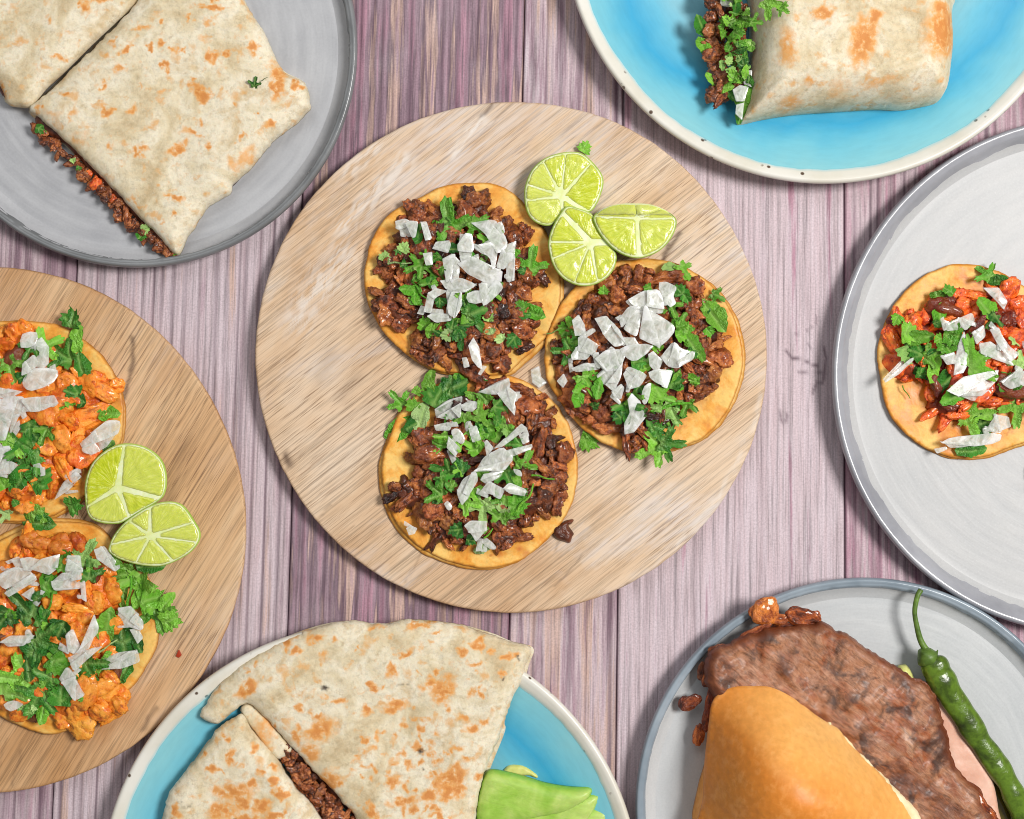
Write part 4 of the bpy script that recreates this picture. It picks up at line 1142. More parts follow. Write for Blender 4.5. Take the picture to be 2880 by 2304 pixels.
taco('D', "upper orange chicken taco on the left board, touching a lime wedge at its lower right", ZB + 0.0002, D_t, D_m, D_o, D_l, 'chicken', 80, 4, size=(26, 54), leafk=0.84, darkfrac=0.06, tortoff=(6, 6))

E_t = [(130, 165), (230, 135), (330, 128), (460, 140), (560, 180), (660, 300), (790, 420), (850, 560), (850, 760), (780, 920), (650, 1080), (480, 1200), (280, 1270), (100, 1220), (-80, 1110), (-220, 900), (-250, 650), (-190, 430), (-40, 260)]
E_m = [(130, 200), (300, 240), (470, 200), (490, 260), (600, 340), (650, 500), (640, 650), (640, 800), (560, 930), (640, 960), (690, 1130), (620, 1200), (500, 1190), (420, 1275), (370, 1210), (200, 1200), (60, 1180), (-100, 1000), (-150, 600), (0, 330)]
E_o = [[(-20, 420), (70, 370), (160, 390), (190, 450), (60, 530), (20, 490)], [(65, 340), (160, 320), (230, 340), (170, 390), (90, 380)], [(170, 380), (230, 330), (310, 310), (300, 380), (260, 410)], [(370, 310), (430, 310), (440, 440), (380, 450), (350, 400)], [(280, 450), (340, 400), (380, 410), (440, 450), (430, 490), (290, 500)],
       [(430, 450), (455, 450), (465, 555), (440, 540)], [(505, 280), (560, 260), (650, 370), (620, 395), (520, 330)], [(120, 520), (180, 480), (190, 540), (170, 555)], [(640, 590), (700, 580), (770, 660), (770, 710), (700, 690), (630, 700)], [(700, 710), (740, 700), (765, 750), (740, 780)],
       [(355, 740), (390, 710), (430, 800), (400, 830), (360, 810)], [(430, 800), (500, 630), (525, 700), (480, 810), (400, 840)], [(365, 860), (430, 830), (560, 790), (500, 840), (400, 935)], [(530, 870), (640, 830), (740, 820), (750, 880), (650, 920), (550, 920)], [(315, 970), (360, 900), (390, 940), (455, 1060), (400, 1090)],
       [(10, 770), (60, 740), (170, 740), (130, 795), (40, 800)], [(25, 1110), (70, 1090), (120, 1110), (60, 1145)]]
E_l = [(340, 340, 190, 'frag', 'b'), (450, 310, 210, 'leaf', 'p'), (480, 400, 170, 'd'), (250, 470, 200, 'frag', 'b'), (265, 590, 200, 75, 'stem', 'b'), (130, 590, 270, 'leaf', 'd'), (40, 620, 210, 'd'), (640, 420, 270, 'leaf', 'b'), (740, 470, 250, 'leaf', 'b'), (695, 520, 230, 85, 'stem', 'b'), (780, 560, 260, 'frag', 'b'), (840, 630, 220, 'leaf', 'b'), (900, 560, 150, 50, 'long', 'b'), (900, 665, 190, 'frag', 'b'), (810, 368, 190, 0, 'long', 'd'),
       (585, 690, 240, 80, 'long', 'b'), (660, 770, 270, 'frag', 'd'), (720, 770, 170, -60, 'long', 'd'), (570, 800, 160, 30, 'stem', 'p'), (250, 780, 230, 'leaf', 'd'), (180, 830, 250, 'd'), (300, 880, 210, 'b'), (330, 690, 190, 'd'), (80, 970, 290, 'leaf', 'b'), (60, 1010, 250, 'leaf', 'b'), (200, 1080, 250, 'leaf', 'd'), (240, 1140, 190, 80, 'long', 'b'), (160, 1110, 210, 'frag', 'p'), (330, 1080, 200, 'frag', 'd'),
       (480, 930, 230, 'leaf', 'd'), (560, 900, 160), (680, 920, 210, 60, 'long', 'd'), (150, 900, 210, 'd'), (240, 990, 210, 'leaf', 'd'), (230, 660, 150, 'd'), (690, 610, 180, 'b'), (430, 960, 150, 'd')]
tE = taco('E', "lower orange chicken taco on the left board, cilantro spilling over its right edge", ZB + 0.0006, E_t, E_m, E_o, E_l, 'chicken', 70, 5, size=(28, 56), leafk=0.84, darkfrac=0.04, tortoff=(-8, -10))
for (x, y, r) in [(70, 800, 80), (40, 740, 60), (560, 1020, 75), (640, 1110, 55), (540, 1140, 60), (590, 970, 55), (520, 560, 60), (450, 640, 60), (330, 260, 70), (220, 250, 60), (160, 230, 55), (420, 240, 60)]:
    px, py = V('E', [(x, y)])[0]
    s = r * vsc('E') * S
    inst("meat_piece", LUMPS['chicken'][(x + y) % 10], tE, W(px, py, ZB + 0.0105), (0.2, 0.1, x), (s, s, s), (1, 1, 1, 1) if y > 300 else (0.75, 0.6, 0.5, 1))

F_t = [(262, 1080), (280, 1000), (320, 900), (380, 820), (460, 750), (560, 705), (650, 695), (760, 715), (850, 755), (960, 830), (1060, 940), (1110, 1080), (1100, 1220), (1040, 1360), (930, 1470), (830, 1512), (740, 1545), (620, 1550), (530, 1530), (440, 1485), (350, 1405), (300, 1320), (275, 1200)]
F_m = [(280, 940), (330, 900), (440, 910), (480, 870), (550, 800), (650, 790), (740, 810), (830, 780), (880, 760), (890, 860), (930, 890), (1000, 1000), (1000, 1300), (850, 1330), (760, 1320), (660, 1400), (560, 1390), (470, 1340), (500, 1200), (440, 1220), (360, 1210), (310, 1130), (320, 1040)]
F_o = [[(735, 800), (800, 800), (835, 860), (820, 895), (790, 860)], [(565, 960), (680, 910), (690, 945), (660, 980), (570, 990)], [(290, 1200), (380, 1110), (420, 1120), (360, 1180), (300, 1215)], [(620, 1050), (640, 1000), (680, 1100), (640, 1170), (600, 1180)], [(545, 1100), (600, 1085), (620, 1130), (570, 1140)], [(680, 1000), (730, 965), (740, 1010), (700, 1050)],
       [(710, 1050), (760, 1040), (840, 1090), (860, 1140), (800, 1120), (720, 1090)], [(760, 990), (790, 980), (850, 1060), (890, 1090), (850, 1130), (800, 1060)], [(565, 1250), (640, 1190), (780, 1160), (790, 1210), (690, 1300), (610, 1270)], [(810, 1210), (880, 1160), (930, 1180), (920, 1230), (850, 1240)], [(790, 1150), (840, 1150), (820, 1200)], [(750, 1420), (780, 1360), (840, 1370), (850, 1410), (780, 1440)],
       [(550, 1480), (570, 1460), (820, 1435), (810, 1480), (600, 1510), (560, 1500)], [(860, 1050), (920, 1060), (920, 1110)]]
F_l = [(530, 840, 120, 'frag', 'b'), (545, 920, 140, 80, 'long', 'b'), (350, 930, 90, 'frag', 'b'), (740, 740, 120, 'b'), (800, 775, 130, -10, 'long', 'd'), (740, 900, 170, -50, 'long', 'b'), (770, 940, 100, 'd'), (390, 1000, 160, 0, 'frag', 'b'), (450, 1030, 170, 10, 'long', 'b'), (385, 1080, 150, 'frag', 'p'), (450, 1090, 130, 'd'), (500, 1100, 130, 'b'), (580, 1010, 160, 'frag', 'b'), (560, 1050, 150, 'b'), (520, 1160, 160, 75, 'long', 'b'), (460, 1180, 130, 'd'),
       (705, 1120, 230, 'leaf', 'b'), (580, 1210, 180, 'd'), (600, 1290, 160, 20, 'long', 'b'), (690, 1360, 210, 'leaf', 'b'), (720, 1405, 170, 20, 'frag', 'd'), (840, 1230, 160, 'b'), (880, 1340, 170, 'leaf', 'b'), (890, 1130, 120), (880, 1030, 80), (390, 1260, 80, -60, 'stem', 'b'), (680, 1520, 170, 5, 'long', 'd'), (670, 970, 70)]
taco('F', "red pork taco alone on the light grey plate at the right edge", 0.0062, F_t, F_m, F_o, F_l, 'pastor', 75, 6, size=(22, 48), leafk=0.82, darkfrac=0.14, tortoff=(4, 5))

# ------------------------------------------------------------------ limes
def lime(view, label, outline, pith, spokes, zb, zt, seed, group, core=26, ridge=None, bar=None):
    o = resample(smooth_closed(V(view, outline), 5), 5)
    c = np.array(V(view, [pith])[0]); s = vsc(view)
    e = empty("lime_wedge", W(*o.mean(0), zb), label, "lime wedge", group)
    cm = o.mean(0)
    def zadd(px, py):
        z = np.zeros_like(np.asarray(px, float))
        if ridge is not None:
            yr = V(view, [(0, ridge)])[0][1]
            z = z - np.clip((yr - py), 0, 200) * S * 0.9
        return z
    rows = []
    for sc_, z in [(0.55, zb), (0.80, zb + (zt - zb) * 0.2), (0.94, zb + (zt - zb) * 0.5), (0.992, zb + (zt - zb) * 0.8), (1.0, zt - 0.0010), (0.992, zt - 0.0003), (0.97, zt)]:
        p = cm + (o - cm) * sc_
        q = np.array([W(a, b, zt) for a, b in p]); q[:, 2] = z + zadd(p[:, 0], p[:, 1]) * (z - zb) / (zt - zb)
        rows.append(q)
    v, f = rings(rows, close_bot=True)
    f = [tuple(reversed(x)) for x in f]
    mk("rind", v, f, MAT['rind'], e)
    # white pith disc
    po = cm + (o - cm) * 0.990
    pi_ = pillow("pith", po, zt - 0.0030, 0.0031, MAT['pith'], e, d=6, rnd=0.0012, edge=0.85, sm=1, mapz=zt, zfun=lambda px, py, d: zadd(px, py))
    # pulp segments between the spokes
    ang = np.arctan2(o[:, 1] - c[1], o[:, 0] - c[0])
    sp = sorted([(math.atan2(V(view, [k[:2]])[0][1] - c[1], V(view, [k[:2]])[0][0] - c[0]), k[2] if len(k) > 2 else 5) for k in spokes])
    sp = [(a, (w * 0.22 - 0.6 / s * 0.6 if w < 12 else w * 0.6 * (0.6 if s > 0.4 else 1.0))) for a, w in sp]
    for i, (a0, w0) in enumerate(sp):
        a1, w1 = sp[(i + 1) % len(sp)]
        if a1 <= a0: a1 += 2 * math.pi
        arc = []
        n = max(6, int((a1 - a0) * 16))
        for t in np.linspace(0, 1, n):
            a = a0 + (a1 - a0) * t
            aa = (ang - a + math.pi) % (2 * math.pi) - math.pi
            k = np.argmin(np.abs(aa))
            arc.append(c + (o[k] - c) * 1.0)
        arc = np.array(arc)
        poly = [c] + [p for p in arc]
        poly = np.array(poly)
        # inset from rind and spokes
        def off(p):
            q = p.copy()
            return q
        d0 = np.array([math.cos(a0), math.sin(a0)]); d1 = np.array([math.cos(a1), math.sin(a1)])
        n0 = np.array([-d0[1], d0[0]]); n1 = np.array([d1[1], -d1[0]])
        res = []
        rim_in = 6.5
        for t, p in zip(np.linspace(0, 1, n), arc):
            r = np.linalg.norm(p - c)
            rr = max(r - rim_in, r * 0.5)
            q = c + (p - c) / r * rr
            for nn, ww in ((n0, w0), (n1, w1)):
                dd = (q - c) @ nn
                if a1 - a0 < math.pi and dd < ww * s: q = q + nn * (ww * s - dd)
            res.append(q)
        half = (a1 - a0) / 2; mid = (a0 + a1) / 2
        tip = c + np.array([math.cos(mid), math.sin(mid)]) * (core * s + 0.5 * (w0 + w1) * s / max(math.sin(min(half, 1.5)), 0.25))
        P2 = np.array([tip] + res)
        P2 = resample(P2, 3.5)
        pillow("pulp_segment", P2, zt - 0.0012, 0.0017, MAT['pulp'], pi_, d=6, rnd=0.0009, edge=0.72, sm=1, mapz=zt, amp=0.0005, nf=420, seed=seed + i,
               zfun=lambda px, py, d: zadd(px, py),
               uvfun=lambda px, py: np.stack([np.arctan2(py - c[1], px - c[0]), np.hypot(px - c[0], py - c[1]) * S * 60], 1))
    return e

lime('L', "uppermost lime wedge on the centre board, a cilantro leaf peeking out behind it",
     [(92, 560), (110, 440), (180, 290), (300, 180), (450, 120), (600, 100), (720, 120), (830, 210), (930, 340), (950, 450), (915, 580), (880, 660), (815, 745), (690, 770), (560, 800), (450, 850), (370, 900), (270, 890), (170, 830), (110, 720)],
     (490, 580), [(310, 240, 5), (540, 130, 6), (800, 240, 6), (740, 735, 26), (120, 630, 4), (180, 480, 2), (520, 840, 10)], ZB, 0.0235, 11, "lime wedges on the centre board")
lime('L', "lime wedge in the middle of the three on the centre board, touching both tacos",
     [(550, 690), (680, 710), (820, 770), (880, 900), (980, 1040), (1075, 1180), (1090, 1270), (1050, 1390), (950, 1490), (800, 1550), (650, 1540), (500, 1460), (400, 1320), (355, 1150), (355, 1050), (390, 930), (460, 800)],
     (800, 1090), [(540, 800, 34), (390, 1080, 3), (420, 1250, 4), (640, 1500, 7), (880, 1480, 5), (1000, 1080, 44)], ZB, 0.0262, 12, "lime wedges on the centre board", core=20)
lime('L', "rightmost lime wedge on the centre board, lying on its side with a straight white core",
     [(838, 800), (940, 710), (1100, 660), (1270, 650), (1450, 660), (1600, 710), (1700, 780), (1740, 860), (1710, 980), (1640, 1090), (1540, 1180), (1400, 1240), (1280, 1250), (1150, 1210), (1030, 1130), (930, 1020), (860, 900)],
     (1310, 815), [(850, 800, 3), (1300, 670, 3), (1600, 720, 2), (1735, 830, 3), (1330, 1230, 34)], ZB, 0.0285, 13, "lime wedges on the centre board", core=8, ridge=815)
lime('D', "upper lime wedge on the left board, leaning on the upper chicken taco",
     [(510, 1450), (540, 1330), (600, 1250), (700, 1190), (800, 1180), (900, 1210), (980, 1280), (1010, 1380), (1000, 1480), (960, 1530), (860, 1590), (760, 1650), (700, 1670), (600, 1660), (530, 1610)],
     (715, 1450), [(750, 1200, 9), (540, 1560, 5), (780, 1620, 8), (960, 1510, 26)], ZB, 0.0235, 14, "lime wedges on the left board", core=18)
lime('E', "lower lime wedge on the left board, beside the lower chicken taco",
     [(580, 270), (610, 200), (680, 120), (800, 45), (900, 20), (980, 40), (1040, 120), (1075, 190), (1060, 250), (1000, 310), (880, 365), (760, 365), (650, 335), (590, 300)],
     (805, 205), [(805, 60, 14), (700, 130, 6), (600, 250, 9), (730, 350, 5), (930, 340, 5), (1050, 240, 5), (1010, 140, 2)], ZB, 0.0250, 15, "lime wedges on the left board", core=10)

# ------------------------------------------------------------------ loose bits on the centre and left boards
def loose_leaf(view, x, y, size, ang, kind, tone, z, label):
    px, py = V(view, [(x, y)])[0]
    o = leaf(None, px, py, z, size * vsc(view), ang, kind, tone, random.Random(int(x)), tilt=6, name="cilantro_leaf")
    return tag(o, label, "cilantro leaf")
loose_leaf('L', 735, 75, 200, 60, 'frag', 'b', ZB + 0.004, "small green cilantro leaf peeking out behind the farthest lime wedge")
loose_leaf('B', 360, 1445, 210, -15, 'frag', 'b', ZB + 0.0012, "flat cilantro leaf on bare wood under the right beef taco's lower edge")
loose_leaf('D', 230, 1665, 220, -10, 'long', 'd', ZB + 0.005, "dark cilantro blade lying in the gap between the two chicken tacos")
px, py = V('C', [(1550, 1315)])[0]
o = pillow("meat_crumb", V('C', [(1470, 1330), (1480, 1280), (1540, 1250), (1580, 1230), (1630, 1225), (1610, 1260), (1590, 1270), (1630, 1330), (1620, 1350), (1600, 1400), (1560, 1390), (1500, 1370)]), ZB + 0.0001, 0.004, MAT['beefslab'] if 'beefslab' in MAT else MAT['bed_beef'], None, d=4, rnd=0.003, edge=0.2, amp=0.0008, nf=300)
tag(o, "single brown crumb of beef lying loose on the board right of the lower taco", "meat crumb")
o = onion(None, V('C', [(1310, 110), (1370, 80), (1385, 160), (1430, 200), (1370, 240), (1320, 200)]), ZB + 0.0001, 991, 0.003)
tag(o, "loose onion piece lying on bare board between the three beef tacos", "onion piece")
o = onion(None, V('E', [(945, 850), (960, 815), (975, 845), (960, 858)]), ZB + 0.0001, 993, 0.001, 0.02, name="chili_flake")
o.data.materials[0] = MAT['pastor']; o.color = (1, 1, 1, 1)
tag(o, "tiny red chili flake on the left wooden board", "chili flake")

# ------------------------------------------------------------------ folded quesadillas, burrito
def filling(parent, view, line, zlo, zhi, n, seed, kinds, size, spread, greens=0):
    """loose filling pieces along an open cut edge"""
    rnd = random.Random(seed)
    p = smooth_open(V(view, line), 8)
    seg = np.linalg.norm(np.diff(p, axis=0), axis=1); cum = np.concatenate([[0], np.cumsum(seg)])
    for i in range(n):
        t = rnd.uniform(0, cum[-1])
        x = np.interp(t, cum, p[:, 0]) + rnd.gauss(0, spread); y = np.interp(t, cum, p[:, 1]) + rnd.gauss(0, spread)
        r = rnd.uniform(*size); s = r * S; k = rnd.uniform(0.6, 1.15)
        inst("filling_piece", rnd.choice(LUMPS[rnd.choice(kinds)]), parent, W(x, y, rnd.uniform(zlo, zhi)), (rnd.uniform(-.6, .6), rnd.uniform(-.6, .6), rnd.uniform(0, 6.28)), (s, s, s), (k, k, k, 1))
    for i in range(greens):
        t = rnd.uniform(0, cum[-1])
        x = np.interp(t, cum, p[:, 0]) + rnd.gauss(0, spread); y = np.interp(t, cum, p[:, 1]) + rnd.gauss(0, spread)
        leaf(parent, x, y, rnd.uniform(zhi, zhi + 0.002), rnd.uniform(24, 44), rnd=rnd, tone=rnd.choice('dbb'), kind=rnd.choice(['frag', 'long']))

def char_fn(view, spots, warp=6):
    f = toast_fn(view, spots, 3, warp, 0.08)
    return lambda px, py, d: {"char": f(px, py)}

T_main = [(180, 650), (300, 545), (420, 430), (600, 250), (760, 90), (830, 0), (930, -120), (1250, -140), (1440, -40), (1530, 90), (1590, 180), (1640, 290), (1720, 430), (1840, 500), (1880, 640), (1850, 690), (1760, 770), (1640, 870), (1540, 1000), (1420, 1110), (1380, 1180), (1250, 1260), (1190, 1360), (1130, 1450), (1095, 1530), (1060, 1540), (980, 1455), (900, 1370), (750, 1220), (560, 1020), (400, 860), (240, 720)]
T_spots = [(780, 310, 50, 26, 30), (995, 270, 26, 34), (1085, 315, 32, 24), (905, 300, 16, 22), (1155, 130, 20, 28), (635, 540, 40, 26, 45), (410, 570, 34, 16), (260, 660, 24), (665, 690, 28, 40), (830, 680, 34, 46, -30, .8), (690, 900, 28, 34, 0, .7), (865, 930, 44, 28), (1090, 910, 80, 30, 30), (1180, 830, 65, 20, -30), (1265, 920, 30, 24),
           (1240, 570, 80, 45, -50), (1190, 500, 30, 24, 0, .7), (1310, 360, 40, 46), (1400, 345, 26), (1560, 310, 34, 46, 0, .9), (1680, 500, 55, 130, 5), (1800, 520, 24, 40, -25), (1660, 770, 34, 28), (1465, 850, 20), (1445, 640, 20, 20, 0, .7), (1570, 705, 16), (1300, 50, 100, 22, -8), (1225, 760, 24, 24, 0, .6), (1075, 1195, 40, 22), (990, 1340, 18, 18, 0, .7), (1060, 1290, 22),
           (820, 1240, 60, 16, -20, .7), (850, 170, 80, 16, 0, .7), (740, 410, 45, 34, -30, .7), (1010, 430, 20), (980, 150, 22), (455, 720, 24, 55, -20, .5), (1010, 580, 28, 46, -40, .5), (500, 850, 70, 40, 0, .35), (1500, 960, 90, 50, 40, .45), (985, 1130, 24, 18, 0, .6), (330, 700, 60, 40, 0, .35), (1430, 1010, 60, 30, 40, .4), (1480, 190, 24, 24, 0, .6), (660, 350, 30, 20, 30, .5), (870, 545, 22, 22, 0, .5), (1260, 250, 40, 26, 0, .35), (1290, 135, 26, 18, 0, .5), (710, 280, 18, 30, 0, .6)]
pz = 0.0062
c = W(500, 380, pz)
q1 = empty("quesadilla_half", c, "browned quesadilla half with a green herb fleck on the top left plate", "quesadilla", "quesadilla halves on the top left plate")
pillow("bottom_tortilla", V('T', [(x - (18 if y > 650 and x < 1100 else 0), y + (10 if y > 600 and x < 1100 else 0)) for x, y in T_main]), pz, 0.0022, MAT['flour'], q1, d=9, rnd=0.003, edge=0.5, amp=0.0004, toast=toast_fn('T', [(600, 600, 60)]), mapz=pz)
tilt1 = lambda px, py, d: 0.0022 * fbm(px / 170, py / 170, 0, 4, 2) * np.clip(d / 0.01, 0.2, 1)
pillow("top_tortilla", V('T', T_main), pz + 0.0072, 0.0095, MAT['flour'], q1, d=5, rag=3, rnd=0.013, edge=0.22, amp=0.0011, nf=55, seed=3, toast=toast_fn('T', T_spots, 1), mapz=pz + 0.011, zfun=tilt1)
pillow("filling", V('T', [(215, 720), (400, 880), (560, 1050), (750, 1250), (900, 1400), (1060, 1535), (1200, 1300), (1500, 950), (1000, 400), (600, 300)]), pz + 0.0018, 0.0062, MAT['bed_beef'], q1, d=10, rnd=0.004, edge=0.5, amp=0.0008, mapz=pz + 0.004)
filling(q1, 'T', [(230, 790), (400, 945), (560, 1100), (720, 1270), (850, 1390), (980, 1465), (1050, 1520)], pz + 0.004, pz + 0.0078, 60, 8, ['beef'] * 6 + ['pastor'], (11, 19), 8, 0)
for x, y, s_, t_ in [(850, 1440, 90, 'd'), (870, 1395, 80, 'p'), (240, 780, 90, 'd'), (480, 1015, 50, 'd'), (1060, 1535, 60, 'b'), (440, 970, 50, 'p')]:
    px, py = V('T', [(x, y)])[0]
    leaf(q1, px, py, pz + 0.009, s_ * vsc('T'), rnd=random.Random(x), tone=t_, kind='frag')
px, py = V('T', [(1545, 505)])[0]
g = leaf(q1, px, py, pz + 0.0182, 34, 80, 'leaf', 'd', random.Random(2), tilt=4)
px, py = V('T', [(1600, 480)])[0]
leaf(q1, px, py, pz + 0.0182, 22, 30, 'stem', 'd', random.Random(2), tilt=2)

T_two = [(-260, 250), (-120, -140), (300, -260), (760, -180), (850, -60), (815, 20), (720, 110), (560, 260), (400, 420), (270, 540), (190, 640), (110, 645), (40, 628), (15, 560), (-30, 480), (-120, 400)]
q2 = empty("quesadilla_half", W(100, 80, pz), "paler quesadilla half in the top left corner tucked behind the browned one", "quesadilla", "quesadilla halves on the top left plate")
pillow("bottom_tortilla", V('T', T_two), pz, 0.0022, MAT['flour'], q2, d=12, rnd=0.003, edge=0.5, toast=toast_fn('T', [(0, 0, 30)]), mapz=pz)
pillow("top_tortilla", V('T', T_two), pz + 0.0060, 0.0085, MAT['flour'], q2, d=6, rnd=0.011, edge=0.22, amp=0.0011, nf=50, seed=9, mapz=pz + 0.010, zfun=lambda px, py, d: 0.002 * fbm(px / 160, py / 160, 0, 14, 2) * np.clip(d / 0.01, 0.2, 1),
       toast=toast_fn('T', [(600, -5, 110, 32, 5), (520, 60, 24, 40, 10), (320, 120, 18, 30, 0, .7), (375, 360, 22, 20), (10, 230, 40, 60, 0, .4), (250, 270, 30, 20, 0, .35), (10, 560, 22, 60, 10, .9), (150, 250, 26, 20, 0, .4), (420, 220, 30, 22, 0, .35), (220, 420, 30, 22, 0, .35), (100, 60, 40, 30, 0, .4)], 2))
pillow("filling", V('T', [(-150, 300), (300, 100), (600, 100), (300, 450), (120, 610), (40, 600), (-10, 540)]), pz + 0.0018, 0.005, MAT['bed_beef'], q2, d=12, rnd=0.004, edge=0.5, mapz=pz + 0.004)

# burrito
I_out = [(880, -220), (884, -20), (892, 100), (890, 220), (885, 330), (872, 450), (852, 520), (832, 568), (950, 542), (1100, 517), (1300, 502), (1480, 492), (1600, 497), (1700, 482), (1775, 460), (1812, 400), (1828, 300), (1838, 180), (1832, 60), (1848, 0), (1860, -80), (1830, -220), (1350, -260)]
I_spots = [(1190, 100, 44, 24, 25), (1370, 225, 48, 100, -12, 1.0), (1415, 120, 30, 42, 0), (1740, 180, 72, 95, -15, 1.0), (1740, 70, 52, 28, 0), (1030, 240, 32, 70, 0, .6), (1030, 310, 42, 30, 0, .4), (1130, 395, 18, 20, 0, .6), (1740, 400, 16, 16, 0, .6), (1060, 490, 50, 24, 10, .5), (1450, 410, 100, 18, 8, .4), (1280, 430, 55, 40, 0, .3), (1815, 230, 14, 30, 0, .8), (1820, 90, 10, 40, 0, .7), (1040, 15, 30, 20, 0, .6), (1380, 490, 60, 8, 0, .5), (1200, 5, 60, 10, 0, .4), (1790, 120, 20, 40)]
bz = 0.0085
b = empty("burrito", W(2300, 120, bz), "flour burrito with open beef and cilantro end on the top right blue plate", "burrito")
pillow("tortilla", V('I', I_out), bz, 0.036, MAT['flour'], b, d=6, rnd=0.022, edge=0.12, amp=0.0016, nf=34, seed=21, toast=toast_fn('I', [(a[0], a[1], a[2] * 1.3, (a[3] if len(a) > 3 else a[2]) * 1.3) + tuple(a[4:]) for a in I_spots], 4, 9), mapz=bz + 0.016, sm=4,
       zfun=lambda px, py, d: 0.0018 * fbm(px / 120, py / 120, 0, 5, 3) * np.clip(d / 0.01, 0.1, 1))
filling(b, 'I', [(720, -80), (720, 60), (710, 150), (705, 240), (735, 330), (740, 400), (720, 455)], bz + 0.004, bz + 0.016, 60, 31, ['beef'], (14, 24), 9, 0)
filling(b, 'I', [(800, -60), (800, 100), (800, 250), (790, 380)], bz + 0.006, bz + 0.014, 26, 32, ['beef'], (18, 26), 16, 0)
rnd = random.Random(33)
for k in range(62):
    y = rnd.uniform(-40, 390); x = rnd.uniform(745, 885)
    px, py = V('I', [(x, y)])[0]
    leaf(b, px, py, bz + 0.0165 + rnd.uniform(0, 0.006), rnd.uniform(24, 48), rnd=rnd, tone=rnd.choices('bdp', [6, 1, 1.6])[0], kind=rnd.choice(['frag', 'frag', 'leaf', 'long']), tilt=40)
for x, y, s_, a_, t_ in [(650, 120, 110, 110, 'd'), (660, 230, 120, -60, 'b'), (690, 370, 70, -50, 'b'), (750, 415, 110, 5, 'b'), (780, 440, 90, -50, 'd'), (860, 470, 150, 75, 'b'), (835, 540, 80, 80, 'd'), (980, 15, 130, -20, 'b'), (1030, 45, 60, -30, 'b'), (900, 105, 70, 0, 'b')]:
    px, py = V('I', [(x, y)])[0]
    leaf(b, px, py, bz + (0.012 if x < 900 else 0.0375) + 0.002, s_ * vsc('I'), a_, 'long' if x < 880 else 'leaf', t_, random.Random(x))
for i, poly in enumerate([[(845, 335), (885, 330), (885, 405), (850, 390)], [(800, 420), (830, 400), (868, 410), (850, 470), (815, 470)], [(745, 0), (790, -10), (830, 10), (800, 30), (750, 25)], [(815, 490), (850, 480), (840, 560), (810, 530)]]):
    onion(b, V('I', poly), bz + 0.016, 880 + i)

# bottom quesadilla, two pieces
Q_one = [(400, 450), (430, 390), (490, 310), (600, 220), (720, 150), (860, 95), (980, 70), (1080, 76), (1150, 80), (1220, 66), (1320, 66), (1440, 86), (1560, 120), (1630, 150), (1718, 176), (1702, 240), (1680, 310), (1640, 400), (1600, 520), (1560, 620), (1530, 700), (1505, 800), (1490, 960), (1400, 1060), (1200, 1080), (1060, 910), (1000, 828), (900, 716), (830, 646), (760, 572), (700, 500), (650, 450), (590, 398), (520, 440), (470, 480)]
Q_spots = [(595, 335, 55, 28, 35), (740, 160, 18), (795, 185, 28, 14), (860, 130, 36, 14, 10), (1290, 80, 50, 10, 8), (1225, 190, 40, 16, 25), (1450, 190, 20, 28), (1505, 155, 22), (1620, 205, 28, 16), (1505, 235, 34, 16, 10), (1375, 340, 45, 60, -20), (1090, 330, 22), (960, 380, 34, 16, 15), (1165, 260, 22, 28), (1070, 415, 22), (1180, 400, 60, 26, 15),
           (880, 500, 75, 55, 30, .85), (790, 520, 20, 45), (870, 430, 28, 12), (800, 410, 22), (1480, 490, 22), (1400, 690, 75, 40, 25), (1400, 745, 55, 30, 0), (1090, 820, 26), (1170, 700, 34, 28), (920, 700, 45, 55, 0, .8), (840, 590, 45, 40, 0, .7), (1210, 775, 60, 18, 10), (1310, 760, 40, 26, 20), (900, 205, 14, 24, 0, .7), (1350, 255, 14), (1560, 180, 16), (1600, 265, 22, 14), (1520, 340, 14, 22), (1110, 92, 34, 8, 0, .7), (700, 480, 10), (1340, 105, 26, 8), (1640, 200, 30, 14)]
rn = random.Random(77)
for k in range(70):
    Q_spots.append((rn.gauss(1260, 150), rn.gauss(590, 110), rn.uniform(10, 26), rn.uniform(8, 20), rn.uniform(0, 180), rn.uniform(.5, 1)))
for k in range(24):
    Q_spots.append((rn.uniform(950, 1450), rn.uniform(640, 880), rn.uniform(10, 34), rn.uniform(8, 20), rn.uniform(0, 180), rn.uniform(.5, 1)))
for k in range(26):
    Q_spots.append((rn.uniform(560, 1640), rn.uniform(100, 420), rn.uniform(6, 14), rn.uniform(6, 11), rn.uniform(0, 180), rn.uniform(.4, .8)))
qz = 0.0095
qa = empty("quesadilla_wedge", W(1050, 2080, qz), "large folded quesadilla wedge with golden brown freckles on the bottom blue plate", "quesadilla", "quesadilla wedges on the bottom blue plate")
pillow("bottom_tortilla", V('Q', [(x + (12 if x > 1400 else -12), y - (4 if y < 300 else 0)) for x, y in Q_one]), qz, 0.0022, MAT['flour'], qa, d=9, rnd=0.003, edge=0.5, amp=0.0004, toast=toast_fn('Q', [(1000, 300, 30)]), mapz=qz)
pillow("top_tortilla", V('Q', Q_one), qz + 0.0075, 0.0085, MAT['flour'], qa, d=5, rag=3, rnd=0.012, edge=0.25, amp=0.0012, nf=50, seed=31, toast=toast_fn('Q', Q_spots, 6, 10), mapz=qz + 0.012, attrs_fun=char_fn('Q', [(900, 332, 12, 9), (1280, 582, 14, 16), (1290, 655, 6), (1215, 318, 22, 4, 0, .6), (1610, 290, 14, 5), (1670, 208, 10, 5)]),
       zfun=lambda px, py, d: 0.0022 * fbm(px / 190, py / 190, 0, 8, 2) * np.clip(d / 0.01, 0.2, 1))
pillow("filling", V('Q', [(760, 600), (840, 680), (920, 760), (1010, 850), (1060, 930), (1300, 900), (1300, 400), (900, 300), (700, 480)]), qz + 0.0018, 0.0056, MAT['bed_beef'], qa, d=10, rnd=0.004, edge=0.5, mapz=qz + 0.005)
